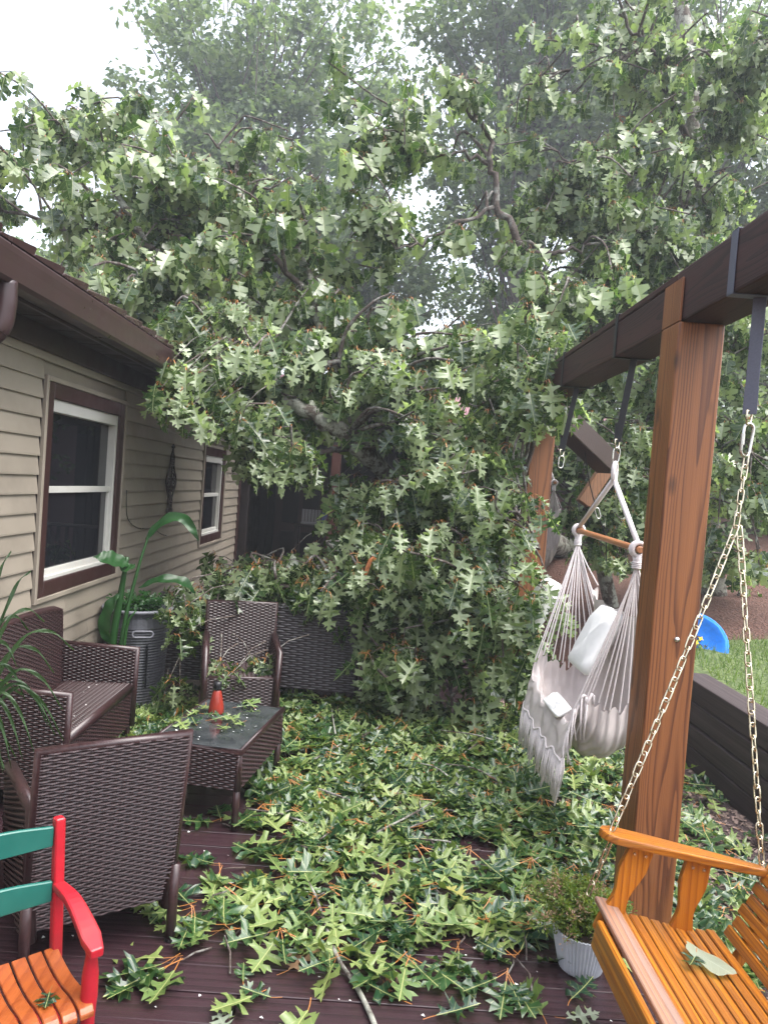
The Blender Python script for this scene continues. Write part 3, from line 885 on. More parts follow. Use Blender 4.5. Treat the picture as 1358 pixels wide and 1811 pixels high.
# ------------------------------------------------------------------ mauve metal-roofed outbuilding beyond the tree
shed = thing('outbuilding', 'outbuilding with a mauve ribbed metal roof behind the fallen crown', 'outbuilding', (1.4, 16, 0))
SX0, SX1, SY, SZ0, SZ1 = -2.4, 4.6, 14.0, 2.75, 4.02
MB().span((SX0 + 0.3, SY + 0.4, -0.1), (SX1 - 0.3, SY + 3.6, SZ0 + 0.2)).build('wall', M['mauve'], shed)
sl = Vector((0, 2.0, SZ1 - SZ0)).normalized(); nn = Vector((0, -sl.z, sl.y))
L = math.hypot(2.0, SZ1 - SZ0)
me_p = None
xx = SX0
while xx < SX1:
    if me_p is None:
        o = MB().prism([(0, 0), (0.02, 0.022), (0.045, 0.022), (0.065, 0), (0.226, 0), (0.226, -0.012), (0, -0.012)], (0, 0, 0), (1, 0, 0), tuple(nn), tuple(sl), L).build('roof_panel', M['mauve'], shed)
        me_p = o.data
    else: o = link('roof_panel', me_p, shed)
    o.location = (xx, SY, SZ0)
    xx += 0.228
MB().span((SX0, SY + 1.9, SZ1 - 0.03), (SX1, SY + 2.15, SZ1 + 0.03)).build('ridge_cap', M['mauve'], shed)
MB().span((SX0, SY + 2.1, SZ0 + 0.25), (SX1, SY + 2.15, SZ1 - 0.03)).build('gable', M['mauve'], shed)
for xx in (0.9, 2.6):
    w_ = MB().span((xx, SY + 0.36, 1.1), (xx + 0.8, SY + 0.40, 2.1)).build('window', M['sash'], shed)
    MB().span((xx + 0.06, SY + 0.345, 1.16), (xx + 0.74, SY + 0.36, 2.04)).build('pane', M['glass'], w_)
# ================================================================== the pergola and what hangs from it
PX0, PX1, PY = 1.235, 1.435, 3.15
BZ0, BZ1 = 2.605, 2.835
perg = thing('pergola', 'swing pergola of heavy timber posts under dark stained beams', 'pergola', (1.34, 3.25, GZ))
def post(y_, x_off=0.0, top=BZ0 - 0.003, tongue=True):
    mb = MB().span((PX0 + x_off, y_, GZ - 0.1), (PX1 + x_off, y_ + 0.2, top))
    o = mb.build('post', M['post'], perg, bevel=0.012, seg=3, ctr=True)
    if tongue:
        MB().span((PX0 + x_off, y_ + 0.004, top + 0.001), (PX0 + x_off + 0.011, y_ + 0.196, BZ1 - 0.045)).build('post_tongue', M['post'], o, bevel=0.002, ctr=True)
    return o
p1 = post(PY); post(6.05, 0.0); post(0.15, 0.0)
for (py, px, r) in ((1395, 1212, 0.006), (1400, 1205, 0.006), (1000, 1212, 0.008)): pass
bolt = MB().lathe([(0, 0.012), (0.010, 0.010), (0.013, 0.0)], (0, 0, 0), 10)
bo = bolt.build('bolt', M['steel'], p1, smooth=True); bo.location = (1.345, PY - 0.001, 1.235); bo.rotation_euler = (PI / 2, 0, 0)
MB().span((PX0 + 0.013, -0.2, BZ0), (PX1 + 0.025, 3.246, BZ1)).build('beam', M['beam'], perg, bevel=0.010, seg=2, ctr=True)
MB().span((PX0 + 0.015, 3.250, BZ0 + 0.002), (PX1 + 0.02, 6.20, BZ1 - 0.042)).build('beam', M['beam'], perg, bevel=0.008, seg=2, ctr=True)
MB().span((PX0 + 0.013, 3.250, BZ1 - 0.038), (PX1 + 0.03, 6.22, BZ1 - 0.002)).build('beam_cap', M['beam'], perg, bevel=0.006, ctr=True)
# the next beam, broken by the tree, tilts down from the far post; its brace is split
MB().bar((1.42, 6.10, 2.52), (2.10, 6.72, 2.16), 0.19, 0.19).build('broken_beam', M['brace'], perg, bevel=0.008, ctr=True)
MB().bar((2.22, 7.0, 2.22), (1.96, 6.95, 1.78), 0.10, 0.13, side=(0, 1, 0)).build('brace', M['brace_pale'], perg, bevel=0.006, ctr=True)

def link_pts(c, d, side, L, W):
    """a stadium ring round c, long axis d, in the plane of d and side"""
    d = Vector(d).normalized(); s = Vector(side); s = (s - s.dot(d) * d).normalized()
    out = []
    for i in range(7):
        a = -PI / 2 + PI * i / 6
        out.append(c + s * (W * math.sin(a)) + d * (L + W * math.cos(a)))
    for i in range(7):
        a = PI / 2 + PI * i / 6
        out.append(c + s * (W * math.sin(a)) + d * (-L + W * math.cos(a)))
    return out
def carabiner(parent, top, L=0.095, name='carabiner', side=(1, 0.3, 0), mat='steel', r=0.0052):
    c = Vector(top) + Vector((0, 0, -L / 2))
    o = MB().tube(link_pts(c, (0.08, 0, 1), side, L / 2 - 0.02, 0.021), r, 8, closed=True).build(name, M[mat], parent, smooth=True)
    s = Vector(side).normalized()
    MB().tube([c - s * 0.021 + Vector((0, 0, -0.02)), c - s * 0.021 + Vector((0, 0, 0.02))], r * 1.35, 8).build('gate', M[mat], o)
    return o
def hanging_strap(y_, zb, label, w=0.045, mat='strap', dx=0.0, dy=0.0):
    x0, x1 = PX0 + 0.011, PX1 + 0.032
    t = thing('hanging_strap', label, 'strap', ((x0 + x1) / 2 + dx, y_ + dy, zb), 0, 'straps looped over the pergola beam')
    mb = MB(); th = 0.004
    z1 = BZ1 + 0.002; z0 = BZ0 - 0.002
    mb.span((x0 - th, y_ - w / 2, z0), (x0, y_ + w / 2, z1)); mb.span((x1, y_ - w / 2, z0), (x1 + th, y_ + w / 2, z1))
    mb.span((x0 - th, y_ - w / 2, z1), (x1 + th, y_ + w / 2, z1 + th)); mb.span((x0 - th, y_ - w / 2, z0 - th), (x1 + th, y_ + w / 2, z0))
    mb.build('loop', M[mat], t, bevel=0.0015)
    xc = (x0 + x1) / 2
    a = Vector((xc, y_, z0 - th)); b = Vector((xc + dx, y_ + dy, zb))
    tail = MB().bar(a, b, w * 0.9, 0.005, side=(0.86, -0.5, 0)).build('tail', M[mat], t, bevel=0.0012)
    MB().bar(b + Vector((0, 0, 0.10)), b, w * 0.95, 0.009, side=(0.86, -0.5, 0)).build('stitched_end', M[mat], tail)
    MB().tube([b + Vector((-0.02, -0.02, 0.01)), b + Vector((0.02, 0.02, 0.01)), b + Vector((0.012, 0.012, -0.04)), b + Vector((-0.012, -0.012, -0.04))], 0.004, 6, closed=True).build('ring', M['brass'], t, smooth=True)
    return t, b + Vector((0, 0, -0.035))
swing_strap, s_end = hanging_strap(2.72, 2.17, 'grey webbing strap over the near beam holding the porch swing chain', 0.05, 'strap_grey')
car = carabiner(swing_strap, s_end, 0.12, r=0.006)
hs1, h1 = hanging_strap(4.05, 2.15, 'black webbing strap over the beam holding the nearer rope hammock chair', 0.04, dx=-0.036, dy=0.05)
carabiner(hs1, h1, 0.085, r=0.004)
hs2, h2 = hanging_strap(5.20, 2.15, 'black webbing strap over the beam holding the farther rope hammock chair', 0.04, dx=-0.055, dy=0.05)
carabiner(hs2, h2, 0.085, r=0.004)
sl_ = thing('slack_strap', 'slack black strap with a steel clip behind the hammock ropes', 'strap', (1.9, 6.4, 1.5))
MB().tube(spline([(1.78, 6.4, 2.26), (1.84, 6.4, 2.0), (1.92, 6.42, 1.78)], 12), 0.014, 6, squash=0.25).build('webbing', M['strap'], sl_)
MB().tube(link_pts(Vector((1.95, 6.42, 1.71)), (0.35, 0, -1), (1, 0, 0), 0.03, 0.018), 0.005, 6, closed=True).build('clip', M['steel'], sl_, smooth=True)
MB().tube(spline([(1.97, 6.42, 1.66), (2.03, 6.4, 1.5), (2.06, 6.42, 1.3)], 10), 0.012, 6, squash=0.3).build('tail', M['strap'], sl_)

# ------------------------------------------------------------------ rope hammock chair
def hammock_chair(label):
    bn, bf = Vector((1.315, 3.62, 1.585)), Vector((1.315, 4.70, 1.615))
    ring = Vector((1.32, 4.10, 2.0))
    t = thing('hammock_chair', label, 'hammock chair', (1.2, 4.15, 0.42), 0, 'rope hammock chairs hung from the pergola')
    MB().tube([bn + Vector((0, -0.035, 0)), bf + Vector((0, 0.035, 0))], 0.018, 12).build('spreader_bar', M['rod'], t, bevel=0.003)
    rp = MB()
    loop = [ring + Vector((0.040 * math.sin(a) * 0.5, 0.040 * math.sin(a), 0.05 * math.cos(a) - 0.02)) for a in np.linspace(0, 2 * PI, 18)[:-1]]
    rp.tube(loop, 0.013, 8, closed=True)
    rp.build('rope_eye', M['cord'], t, smooth=True)
    for e in (bn, bf):
        MB().tube([ring + Vector((0, 0, -0.06)), e + Vector((0, 0, 0.02))], 0.0145, 8).build('rope', M['cord'], t, smooth=True)
        nk = MB()
        for j, rr in ((-0.012, 0.028), (0.004, 0.030), (0.018, 0.028)):
            nk.tube([e + Vector((0.032 * math.cos(a), j, 0.034 * math.sin(a))) for a in np.linspace(0, 2 * PI, 15)[:-1]], 0.011, 7, closed=True)
        nk.tube([e + Vector((0, 0, -0.03)), e + Vector((0, 0, -0.06)), e + Vector((0, 0, -0.095))], [0.026, 0.020, 0.017], 10)
        for j in range(4):
            z_ = e.z - 0.065 - 0.009 * j
            nk.tube([Vector((e.x + 0.021 * math.cos(a), e.y + 0.021 * math.sin(a), z_)) for a in np.linspace(0, 2 * PI, 12)[:-1]], 0.0048, 5, closed=True)
        nk.build('knot', M['cord'], t, smooth=True)
    # sling: profile from the back's top to the front lip, at the sides and in the middle
    side = [(1.43, 1.26), (1.465, 1.08), (1.455, 0.90), (1.385, 0.78), (1.29, 0.745), (1.20, 0.77), (1.13, 0.81), (1.075, 0.72), (1.035, 0.50)]
    mid = [(1.37, 1.22), (1.42, 0.98), (1.43, 0.70), (1.37, 0.47), (1.27, 0.405), (1.17, 0.45), (1.10, 0.59), (1.06, 0.61), (1.03, 0.47)]
    ns, nt_ = 90, 60
    S = spline([(x, 0, z) for x, z in side], ns); Mi = spline([(x, 0, z) for x, z in mid], ns)
    V = []
    y0, y1 = 3.60, 4.66
    for i in range(ns):
        for j in range(nt_ + 1):
            u = j / nt_
            k = math.sin(PI * u) ** 0.36
            p = S[i].lerp(Mi[i], k)
            edge = (1 - k)
            rip = (0.010 * math.sin(i * 1.15 + 2 * math.sin(j * 0.4)) * (0.25 + edge) + 0.006 * math.sin(i * 0.47 + j * 0.35))
            rip += 0.008 * math.sin(u * 40 + i * 0.06) * (0.4 if i < 70 else 1.0)
            # gathered edge where the cords pull
            pull = 0.035 * max(0, math.sin(i * 2 * PI / 7.5)) * math.exp(-((min(u, 1 - u)) / 0.05) ** 2)
            yy_ = y0 + (y1 - y0) * (0.5 + (u - 0.5) * (0.90 + 0.1 * k)) + rip * 0.5
            V.append((p.x + rip * 0.6, yy_, p.z + rip + pull))
    n1 = nt_ + 1
    Fc = [(i * n1 + j, i * n1 + j + 1, (i + 1) * n1 + j + 1, (i + 1) * n1 + j) for i in range(ns - 1) for j in range(nt_)]
    me = tri_mesh('sling', V, Fc, [M['canvas']], smooth=True)
    so = link('sling', me, t)
    for e, jj in ((bn, 0), (bf, nt_)):
        cd = MB()
        st = e + Vector((0, 0, -0.09))
        for q in range(17):
            i = int(2 + q * (ns - 16) / 16)
            p = Vector(V[i * n1 + jj])
            mid_p = st.lerp(p, 0.5) + Vector((0, 0.008 * (1 if jj else -1), 0.0))
            cd.tube([st + Vector((random.uniform(-0.008, 0.008), random.uniform(-0.008, 0.008), 0)), mid_p, p + Vector((0, 0, 0.01))], 0.0042, 5, cap=False)
        cd.build('cords', M['cord'], t, smooth=True)
    fr_ = MB()
    for j in range(0, nt_ + 1):
        p = Vector(V[(ns - 1) * n1 + j])
        Lf = random.uniform(0.15, 0.22)
        for dd in (-0.006, 0.006):
            fr_.tube([p + Vector((0, dd, 0.004)), p + Vector((-0.008 + random.uniform(-0.008, 0.008), dd * 1.4, -Lf * 0.5)), p + Vector((-0.008 + random.uniform(-0.016, 0.012), dd * 2 + random.uniform(-0.01, 0.01), -Lf))], 0.0042, 4)
    for i in range(64, ns, 2):      # and along the near side of the lip
        p = Vector(V[i * n1])
        Lf = random.uniform(0.14, 0.21)
        fr_.tube([p + Vector((0, -0.004, 0)), p + Vector((random.uniform(-0.012, 0.012), -0.012, -Lf * 0.5)), p + Vector((random.uniform(-0.02, 0.02), -0.012, -Lf))], 0.0042, 4)
    fr_.build('fringe', M['cord'], t, smooth=True)
    hm = MB().tube([Vector(V[(ns - 1) * n1 + j]) for j in range(nt_ + 1)], 0.008, 5)
    hm.tube([Vector(V[i * n1]) for i in range(60, ns)], 0.008, 5)
    hm.build('braid', M['cord'], t, smooth=True)
    return t
def cushion(label, c, rx, ry, rz_, rot, group=None):
    V, Fc = [], []
    n, mm = 22, 14
    R = rot
    for i in range(mm + 1):
        for j in range(n):
            a = 2 * PI * j / n; b = -PI / 2 + PI * i / mm
            def sp(x, e): return math.copysign(abs(x) ** e, x)
            x = rx * sp(math.cos(b), 0.5) * sp(math.cos(a), 0.28); y = ry * sp(math.cos(b), 0.5) * sp(math.sin(a), 0.28); z = rz_ * sp(math.sin(b), 0.9)
            w = 0.006 * math.sin(9 * x / rx + 5 * y / ry) 
            V.append(R @ Vector((x, y, z + w)))
    for i in range(mm):
        for j in range(n):
            Fc.append((i * n + j, i * n + (j + 1) % n, (i + 1) * n + (j + 1) % n, (i + 1) * n + j))
    me = tri_mesh('cushion', [tuple(p) for p in V], Fc, [M['cushion']], smooth=True)
    o = link('cushion', me); o.location = c
    return tag(o, label, 'cushion', group)
hc1 = hammock_chair('cream rope hammock chair with fringed lip hanging beside the near pergola post')
cushion('tall white cushion leaning on the back of the nearer hammock chair', (1.30, 4.12, 1.03), 0.20, 0.19, 0.05, Matrix.Rotation(math.radians(-64), 3, 'Y'))
cushion('white seat cushion peeping over the fringed lip of the nearer hammock chair', (1.085, 4.02, 0.67), 0.05, 0.17, 0.018, Matrix.Rotation(math.radians(-35), 3, 'Y'))
hc2 = copy_tree(hc1)
hc2['label'] = 'cream rope hammock chair half hidden behind oak leaves near the far pergola post'
hc2.location = (1.18, 5.30, 0.42); hc2.rotation_euler = (0, 0, math.radians(5))
cushion('white cushion in the farther hammock chair, seen behind oak leaves', (1.24, 5.28, 1.04), 0.20, 0.22, 0.05, Matrix.Rotation(math.radians(-64), 3, 'Y'))

# ------------------------------------------------------------------ the varnished porch swing
BT = Matrix.Translation((0.84, 2.40, 0.445)) @ Matrix.Rotation(math.radians(9.5), 4, 'Y')   # x back, y towards the far end (0), seat leans back
swing = thing('porch_swing', 'orange varnished wooden porch swing hanging on brassy chains by the near post', 'porch swing', (1.05, 1.8, 0.4))
LEN = 1.25
def sw(mb, name, mat, bevel=0.004, parent=swing, seg=1, smooth=False): return mb.build(name, mat, parent, bevel=bevel, seg=seg, T=BT, smooth=smooth, ctr=True)
sw(MB().span((-0.035, -LEN, -0.075), (-0.012, -0.095, 0.018)), 'front_apron', M['bench'], 0.006)
slat_x = [(-0.006, 0.062)] + [(0.070 + i * 0.0385, 0.070 + i * 0.0385 + 0.0325) for i in range(9)]
for i, (a, b) in enumerate(slat_x):
    xm = (a + b) / 2
    dip = 0.012 if i == 0 else 0.0 - 0.012 * math.sin(PI * xm / 0.43)
    o = sw(MB().span((a, -LEN - 0.02 * (i % 2), dip), (b, -0.004 * (i % 3) + (0.03 if i == 0 else 0.015), dip + 0.019)), 'seat_slat', M['bench_grey'] if i == 0 else M['bench'], 0.0035)
    if i == 0: o['label'] = 'weathered grey front slat'
for k_ in range(3):
    yb = -0.06 - k_ * 0.56
    sw(MB().span((-0.01, yb - 0.035, -0.09), (0.46, yb, -0.018)), 'seat_rail', M['bench_x'])
# back slats lean back
BR = Matrix.Translation((0.425, 0, 0.01)) @ Matrix.Rotation(math.radians(18), 4, 'Y')
for i in range(11):
    a = 0.012 + i * 0.043
    mb = MB().span((0.0, -LEN, a), (0.018, 0.0 - 0.01 * (i % 2), a + 0.037)); mb.v = [BR @ p for p in mb.v]
    sw(mb, 'back_slat', M['bench'])
for k_ in range(3):
    yb = -0.06 - k_ * 0.56
    mb = MB().span((0.019, yb - 0.035, -0.08), (0.050, yb, 0.50)); mb.v = [BR @ p for p in mb.v]
    sw(mb, 'back_stile', M['bench_z'])
def arm_set(yc, first):
    # the armrest: a board with a rounded nose
    out = [(-0.05, -0.030), (-0.065, -0.010), (-0.068, 0.012), (-0.055, 0.035), (-0.02, 0.050), (0.10, 0.046), (0.30, 0.034), (0.50, 0.018), (0.50, -0.022), (0.30, -0.034), (0.10, -0.042), (-0.02, -0.042)]
    a = sw(MB().prism(out, (0.01, yc, 0.245), (1, 0, 0), (0, 1, 0), (0, 0, 1), 0.026), 'armrest', M['bench_x'], 0.006, seg=2)
    for xc in (0.065, 0.285):
        h0, h1 = -0.06, 0.245
        prof = []
        for i in range(15):
            u = i / 14
            w = 0.042 - 0.016 * math.exp(-((u - 0.42) / 0.17) ** 2) + 0.004 * math.exp(-((u - 0.75) / 0.1) ** 2)
            prof.append((w, h0 + (h1 - h0) * u))
        lean = 0.05 if xc < 0.1 else 0.0
        poly = [(xc + lean * ((z - h0) / (h1 - h0) - 0.5) - w, z) for w, z in prof] + [(xc + lean * ((z - h0) / (h1 - h0) - 0.5) + w, z) for w, z in reversed(prof)]
        p = sw(MB().prism(poly, (0, yc - 0.012, 0), (1, 0, 0), (0, 0, 1), (0, 1, 0), 0.024), 'arm_upright', M['bench_z'], 0.005, seg=2)
        for dx in (-0.018, 0.020):
            s_ = MB().lathe([(0, 0.004), (0.005, 0.0035), (0.006, 0)], (0, 0, 0), 8)
            s_.v = [Matrix.Rotation(PI / 2, 3, 'X') @ q + Vector((xc + lean * 0.4 + dx, yc - 0.0125, 0.22)) for q in s_.v]
            sw(s_, 'screw', M['steel'], 0, p)
arm_set(-0.005, True); arm_set(-LEN + 0.03, False)
def chain(p0, p1, sag, name='chain'):
    """brassy straight-link chain; every link an object"""
    p0, p1 = Vector(p0), Vector(p1)
    L = (p1 - p0).length; n = max(2, int(L / 0.040))
    pts = [p0.lerp(p1, i / n) + Vector((0, 0, -sag * math.sin(PI * i / n))) for i in range(n + 1)]
    root = None
    for i in range(n):
        a, b = pts[i], pts[i + 1]
        d = (b - a); c = (a + b) / 2
        s = Vector((1, 0.25, 0.1)) if i % 2 else Vector((-0.2, 1, 0.3))
        tw = Matrix.Rotation(random.uniform(-0.35, 0.35), 3, d.normalized())
        mb = MB().tube(link_pts(c, d, tw @ s, d.length * 0.5 - 0.004, 0.0105), 0.0031, 6, closed=True)
        if root is None: root = mb.build(name, M['brass'], swing, smooth=True)
        else: mb.build('chain_link', M['brass'], root, smooth=True)
    return root
top = s_end + Vector((0.004, 0, -0.115))
split = top + Vector((-0.03, -0.03, -0.27))
nose = BT @ Vector((-0.02, -0.005, 0.275))
chain(top, split, 0.0)
chain(split, nose, 0.012)
chain(nose + Vector((0, 0, -0.03)), BT @ Vector((-0.03, 0.03, 0.03)), 0.0)
backp = BT @ Vector((0.52, -0.01, 0.20))
chain(split + Vector((0.012, 0, 0.0)), backp, 0.004)
s2_, e2 = hanging_strap(1.25, 2.17, 'grey webbing strap over the near beam holding the near end of the porch swing', 0.05, 'strap_grey')
chain(e2, BT @ Vector((-0.02, -LEN + 0.03, 0.275)), 0.0); chain(e2, BT @ Vector((0.52, -LEN + 0.03, 0.20)), 0.0)

# ------------------------------------------------------------------ wicker furniture
def weave(mb, P00, P10, P11, P01, out, stake=0.030, row=0.0112, amp=0.0040, top=None, lift=0.0036):
    """flat strands woven over upright stakes across a four-cornered panel; u along P00-P10"""
    P00, P10, P11, P01 = map(Vector, (P00, P10, P11, P01)); out = Vector(out).normalized()
    W = max((P10 - P00).length, (P11 - P01).length); H = max((P01 - P00).length, (P11 - P10).length)
    ns = max(2, int(round(W / stake))); nr = max(2, int(round(H / row)))
    su = ns * 3
    hw = 0.42 / nr
    for r in range(nr):
        v = (r + 0.5) / nr
        base = len(mb.v)
        for i in range(su + 1):
            u = i / su
            ph = math.pi * (u * ns + r)
            o_ = lift + amp * math.sin(ph)
            for q, dv, do in ((0, -hw, -0.0018), (1, 0, 0.0012), (2, hw, -0.0018)):
                vv = v + dv
                p = P00.lerp(P10, u).lerp(P01.lerp(P11, u), vv if top is None else vv)
                if top is not None: p = p + Vector((0, 0, top(u) * vv))
                mb.v.append(p + out * (o_ + do))
        for i in range(su):
            for q in (0, 1):
                a = base + i * 3 + q
                mb.f.append((a, a + 1, a + 4, a + 3))
    return mb
def wicker_panel(name, parent, corners, out, th, mats, sides='f', stake=0.030, row=0.0112, edge=True, top=None, binding=0.008, amp=0.0040):
    """a slab: dark core, woven outer faces and a bound edge"""
    a, b, c, d = map(Vector, corners); out = Vector(out).normalized()
    core = MB(); nn_ = 12 if top else 1
    lo = [a.lerp(b, i / nn_) for i in range(nn_ + 1)]; hi = [d.lerp(c, i / nn_) + (Vector((0, 0, top(i / nn_))) if top else Vector((0, 0, 0))) for i in range(nn_ + 1)]
    n_ = nn_ + 1
    vs_ = lo + hi + [p - out * th for p in lo] + [p - out * th for p in hi]
    fs = []
    for i in range(nn_):
        fs += [(i, i + 1, n_ + i + 1, n_ + i), (2 * n_ + i + 1, 2 * n_ + i, 3 * n_ + i, 3 * n_ + i + 1), (n_ + i, n_ + i + 1, 3 * n_ + i + 1, 3 * n_ + i), (i + 1, i, 2 * n_ + i, 2 * n_ + i + 1)]
    fs += [(0, n_, 3 * n_, 2 * n_), (nn_, 2 * n_ + nn_, 3 * n_ + nn_, n_ + nn_)]
    core.add(vs_, fs)
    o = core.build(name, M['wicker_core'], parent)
    wv = MB()
    if 'f' in sides: weave(wv, a, b, c, d, out, stake, row, amp, top)
    if 'b' in sides: weave(wv, b - out * th, a - out * th, d - out * th, c - out * th, -out, stake, row, amp, (lambda u: top(1 - u)) if top else None)
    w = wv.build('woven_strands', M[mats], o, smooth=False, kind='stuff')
    if edge:
        e = MB(); mo = -out * (th / 2)
        rim = hi if top else [d, c]
        e.tube([p + mo for p in [a, *rim, b]], th / 2 + binding * 0.55, 8, squash=1)
        e.build('binding', M[mats], o, smooth=True)
    return o

def wicker_chair(label, T, mat='wicker', fine=0.0112, arch=0.0, group='brown wicker armchairs'):
    """T places a chair that faces -y: seat 0.52 wide, back at y=+0.26"""
    t = thing('wicker_armchair', label, 'armchair', T.to_translation(), 0, group)
    q = lambda x, y, z: T @ Vector((x, y, z)); dv = lambda x, y, z: T.to_3x3() @ Vector((x, y, z))
    wicker_panel('backrest', t, [q(-0.25, 0.235, 0.16), q(0.25, 0.235, 0.16), q(0.255, 0.325, 0.825), q(-0.255, 0.325, 0.825)], dv(0, 1, -0.1), 0.035, mat, 'fb', row=fine)
    wicker_panel('seat', t, [q(-0.25, -0.27, 0.395), q(0.25, -0.27, 0.395), q(0.25, 0.21, 0.375), q(-0.25, 0.21, 0.375)], dv(0, 0, 1), 0.05, mat, 'f', row=fine)
    wicker_panel('front_panel', t, [q(-0.25, -0.275, 0.13), q(0.25, -0.275, 0.13), q(0.25, -0.275, 0.39), q(-0.25, -0.275, 0.39)], dv(0, -1, 0), 0.02, mat, 'f', row=fine)
    for s in (-1, 1):
        cs = [q(s * 0.262, 0.235, 0.13), q(s * 0.262, -0.275, 0.13), q(s * 0.275, -0.275, 0.57), q(s * 0.275, 0.235, 0.60)]
        if s > 0: cs = [cs[1], cs[0], cs[3], cs[2]]
        wicker_panel('arm', t, cs, dv(s, 0, 0), 0.04, mat, 'fb', row=fine)
        for y_ in (-0.262, 0.25):
            lg = MB().tube([q(s * 0.258, y_, 0.0), q(s * 0.258, y_, 0.15), q(s * 0.26, y_, 0.30)], 0.020, 8)
            lo = lg.build('leg', M[mat], t, smooth=True)
            MB().tube([q(s * 0.258, y_, -0.0), q(s * 0.258, y_, 0.012)], 0.022, 8).build('foot', M['black'], lo)
    return t
def place(x, y_, rz): return Matrix.Translation((x, y_, 0)) @ Matrix.Rotation(rz, 4, 'Z')
# near armchair, seen from behind: back line runs (-1.07,2.50)-(-0.63,2.74)
d_ = math.atan2(0.285, 0.43)
n_out = Vector((math.sin(d_), -math.cos(d_), 0))          # the back's outer face looks at the camera
cb = Vector((-0.855, 2.60, 0)) - n_out * 0.29
wicker_chair('brown wicker armchair seen from behind, nearest of the armchairs', place(cb.x, cb.y, d_ + PI), fine=0.0108)
# far armchair facing the camera
wicker_chair('brown wicker armchair facing the camera with oak leaves on its seat', place(-0.90, 5.36, math.radians(12)))

# the loveseat against the wall (faces +x)
lv = thing('wicker_loveseat', 'brown wicker loveseat with an arched back standing against the house wall', 'loveseat', (-1.72, 4.25, 0))
LY0, LY1 = 3.70, 4.80
arch = lambda u: 0.035 * (math.sin(PI * u) ** 0.7)
wicker_panel('backrest', lv, [(-1.93, LY0 + 0.04, 0.16), (-1.93, LY1 - 0.04, 0.16), (-1.97, LY1 - 0.04, 0.85), (-1.97, LY0 + 0.04, 0.85)], (1, 0, 0.05), 0.04, 'wicker', 'f', top=arch)
wicker_panel('seat', lv, [(-1.92, LY0 + 0.05, 0.385), (-1.50, LY0 + 0.05, 0.40), (-1.50, LY1 - 0.05, 0.40), (-1.92, LY1 - 0.05, 0.385)], (0, 0, 1), 0.05, 'wicker', 'f')
wicker_panel('front_panel', lv, [(-1.495, LY0 + 0.05, 0.12), (-1.495, LY1 - 0.05, 0.12), (-1.495, LY1 - 0.05, 0.35), (-1.495, LY0 + 0.05, 0.35)], (1, 0, 0), 0.02, 'wicker', 'f')
for ya, s in ((LY0, -1), (LY1, 1)):
    cs = [(-1.95, ya, 0.12), (-1.49, ya, 0.12), (-1.48, ya, 0.62), (-1.95, ya, 0.63)]
    if s > 0: cs = [cs[1], cs[0], cs[3], cs[2]]
    wicker_panel('arm', lv, cs, (0, s, 0), 0.045, 'wicker', 'fb')
    for xx in (-1.92, -1.51): MB().tube([(xx, ya - s * 0.02, 0), (xx, ya - s * 0.02, 0.15)], 0.02, 8).build('leg', M['wicker'], lv, smooth=True)

# the grey wicker sofa seen from behind at the far side
sf = thing('wicker_sofa', 'long grey wicker sofa seen from behind beyond the far armchair', 'sofa', (-0.85, 6.2, 0))
wicker_panel('backrest', sf, [(-1.66, 5.86, 0.15), (-0.05, 5.76, 0.15), (-0.06, 5.80, 0.78), (-1.66, 5.90, 0.80)], (0, -1, 0.06), 0.05, 'wicker_grey', 'fb', stake=0.055, row=0.019, amp=0.005)
wicker_panel('seat', sf, [(-1.62, 5.93, 0.38), (-0.08, 5.83, 0.38), (-0.05, 6.45, 0.40), (-1.62, 6.55, 0.40)], (0, 0, 1), 0.06, 'wicker_grey', 'f', stake=0.055, row=0.019)
for xx in (-1.66, -0.06):
    s = -1 if xx < -1 else 1
    yo = 5.9 if xx < -1 else 5.8
    cs = [(xx, yo, 0.12), (xx, yo + 0.66, 0.12), (xx, yo + 0.66, 0.58), (xx, yo, 0.60)]
    if s < 0: cs = [cs[1], cs[0], cs[3], cs[2]]
    wicker_panel('arm', sf, cs, (s, 0, 0), 0.06, 'wicker_grey', 'f', stake=0.055, row=0.019)
    for y_ in (yo + 0.03, yo + 0.62): MB().tube([(xx - s * 0.03, y_, 0), (xx - s * 0.03, y_, 0.15)], 0.025, 8).build('leg', M['wicker_grey'], sf, smooth=True)

# the coffee table
ct = thing('coffee_table', 'low brown wicker coffee table with a wet dark glass top', 'coffee table', (-0.79, 4.08, 0))
CT = Matrix.Translation((-0.762, 4.085, 0)) @ Matrix.Rotation(math.radians(-9), 4, 'Z')
qa = lambda x, y, z: CT @ Vector((x, y, z)); da = lambda x, y, z: CT.to_3x3() @ Vector((x, y, z))
hx, hy = 0.240, 0.375
for (a, b, o_) in (((-hx, -hy), (hx, -hy), (0, -1, 0)), ((hx, -hy), (hx, hy), (1, 0, 0)), ((hx, hy), (-hx, hy), (0, 1, 0)), ((-hx, hy), (-hx, -hy), (-1, 0, 0))):
    wicker_panel('apron', ct, [qa(*a, 0.205), qa(*b, 0.205), qa(*b, 0.40), qa(*a, 0.40)], da(*o_), 0.02, 'wicker', 'f', edge=True, binding=0.006)
for sx in (-1, 1):
    for sy in (-1, 1):
        MB().tube([qa(sx * (hx - 0.012), sy * (hy - 0.012), 0), qa(sx * (hx - 0.012), sy * (hy - 0.012), 0.25)], 0.019, 8).build('leg', M['wicker'], ct, smooth=True)
rimt = MB()
rimt.tube([qa(-hx, -hy, 0.405), qa(hx, -hy, 0.405), qa(hx, hy, 0.405), qa(-hx, hy, 0.405)], 0.017, 8, closed=True)
rimt.build('rim', M['wicker'], ct, smooth=True)
mb = MB().span((-hx + 0.008, -hy + 0.008, 0.408), (hx - 0.008, hy - 0.008, 0.418)); mb.v = [CT @ p for p in mb.v]
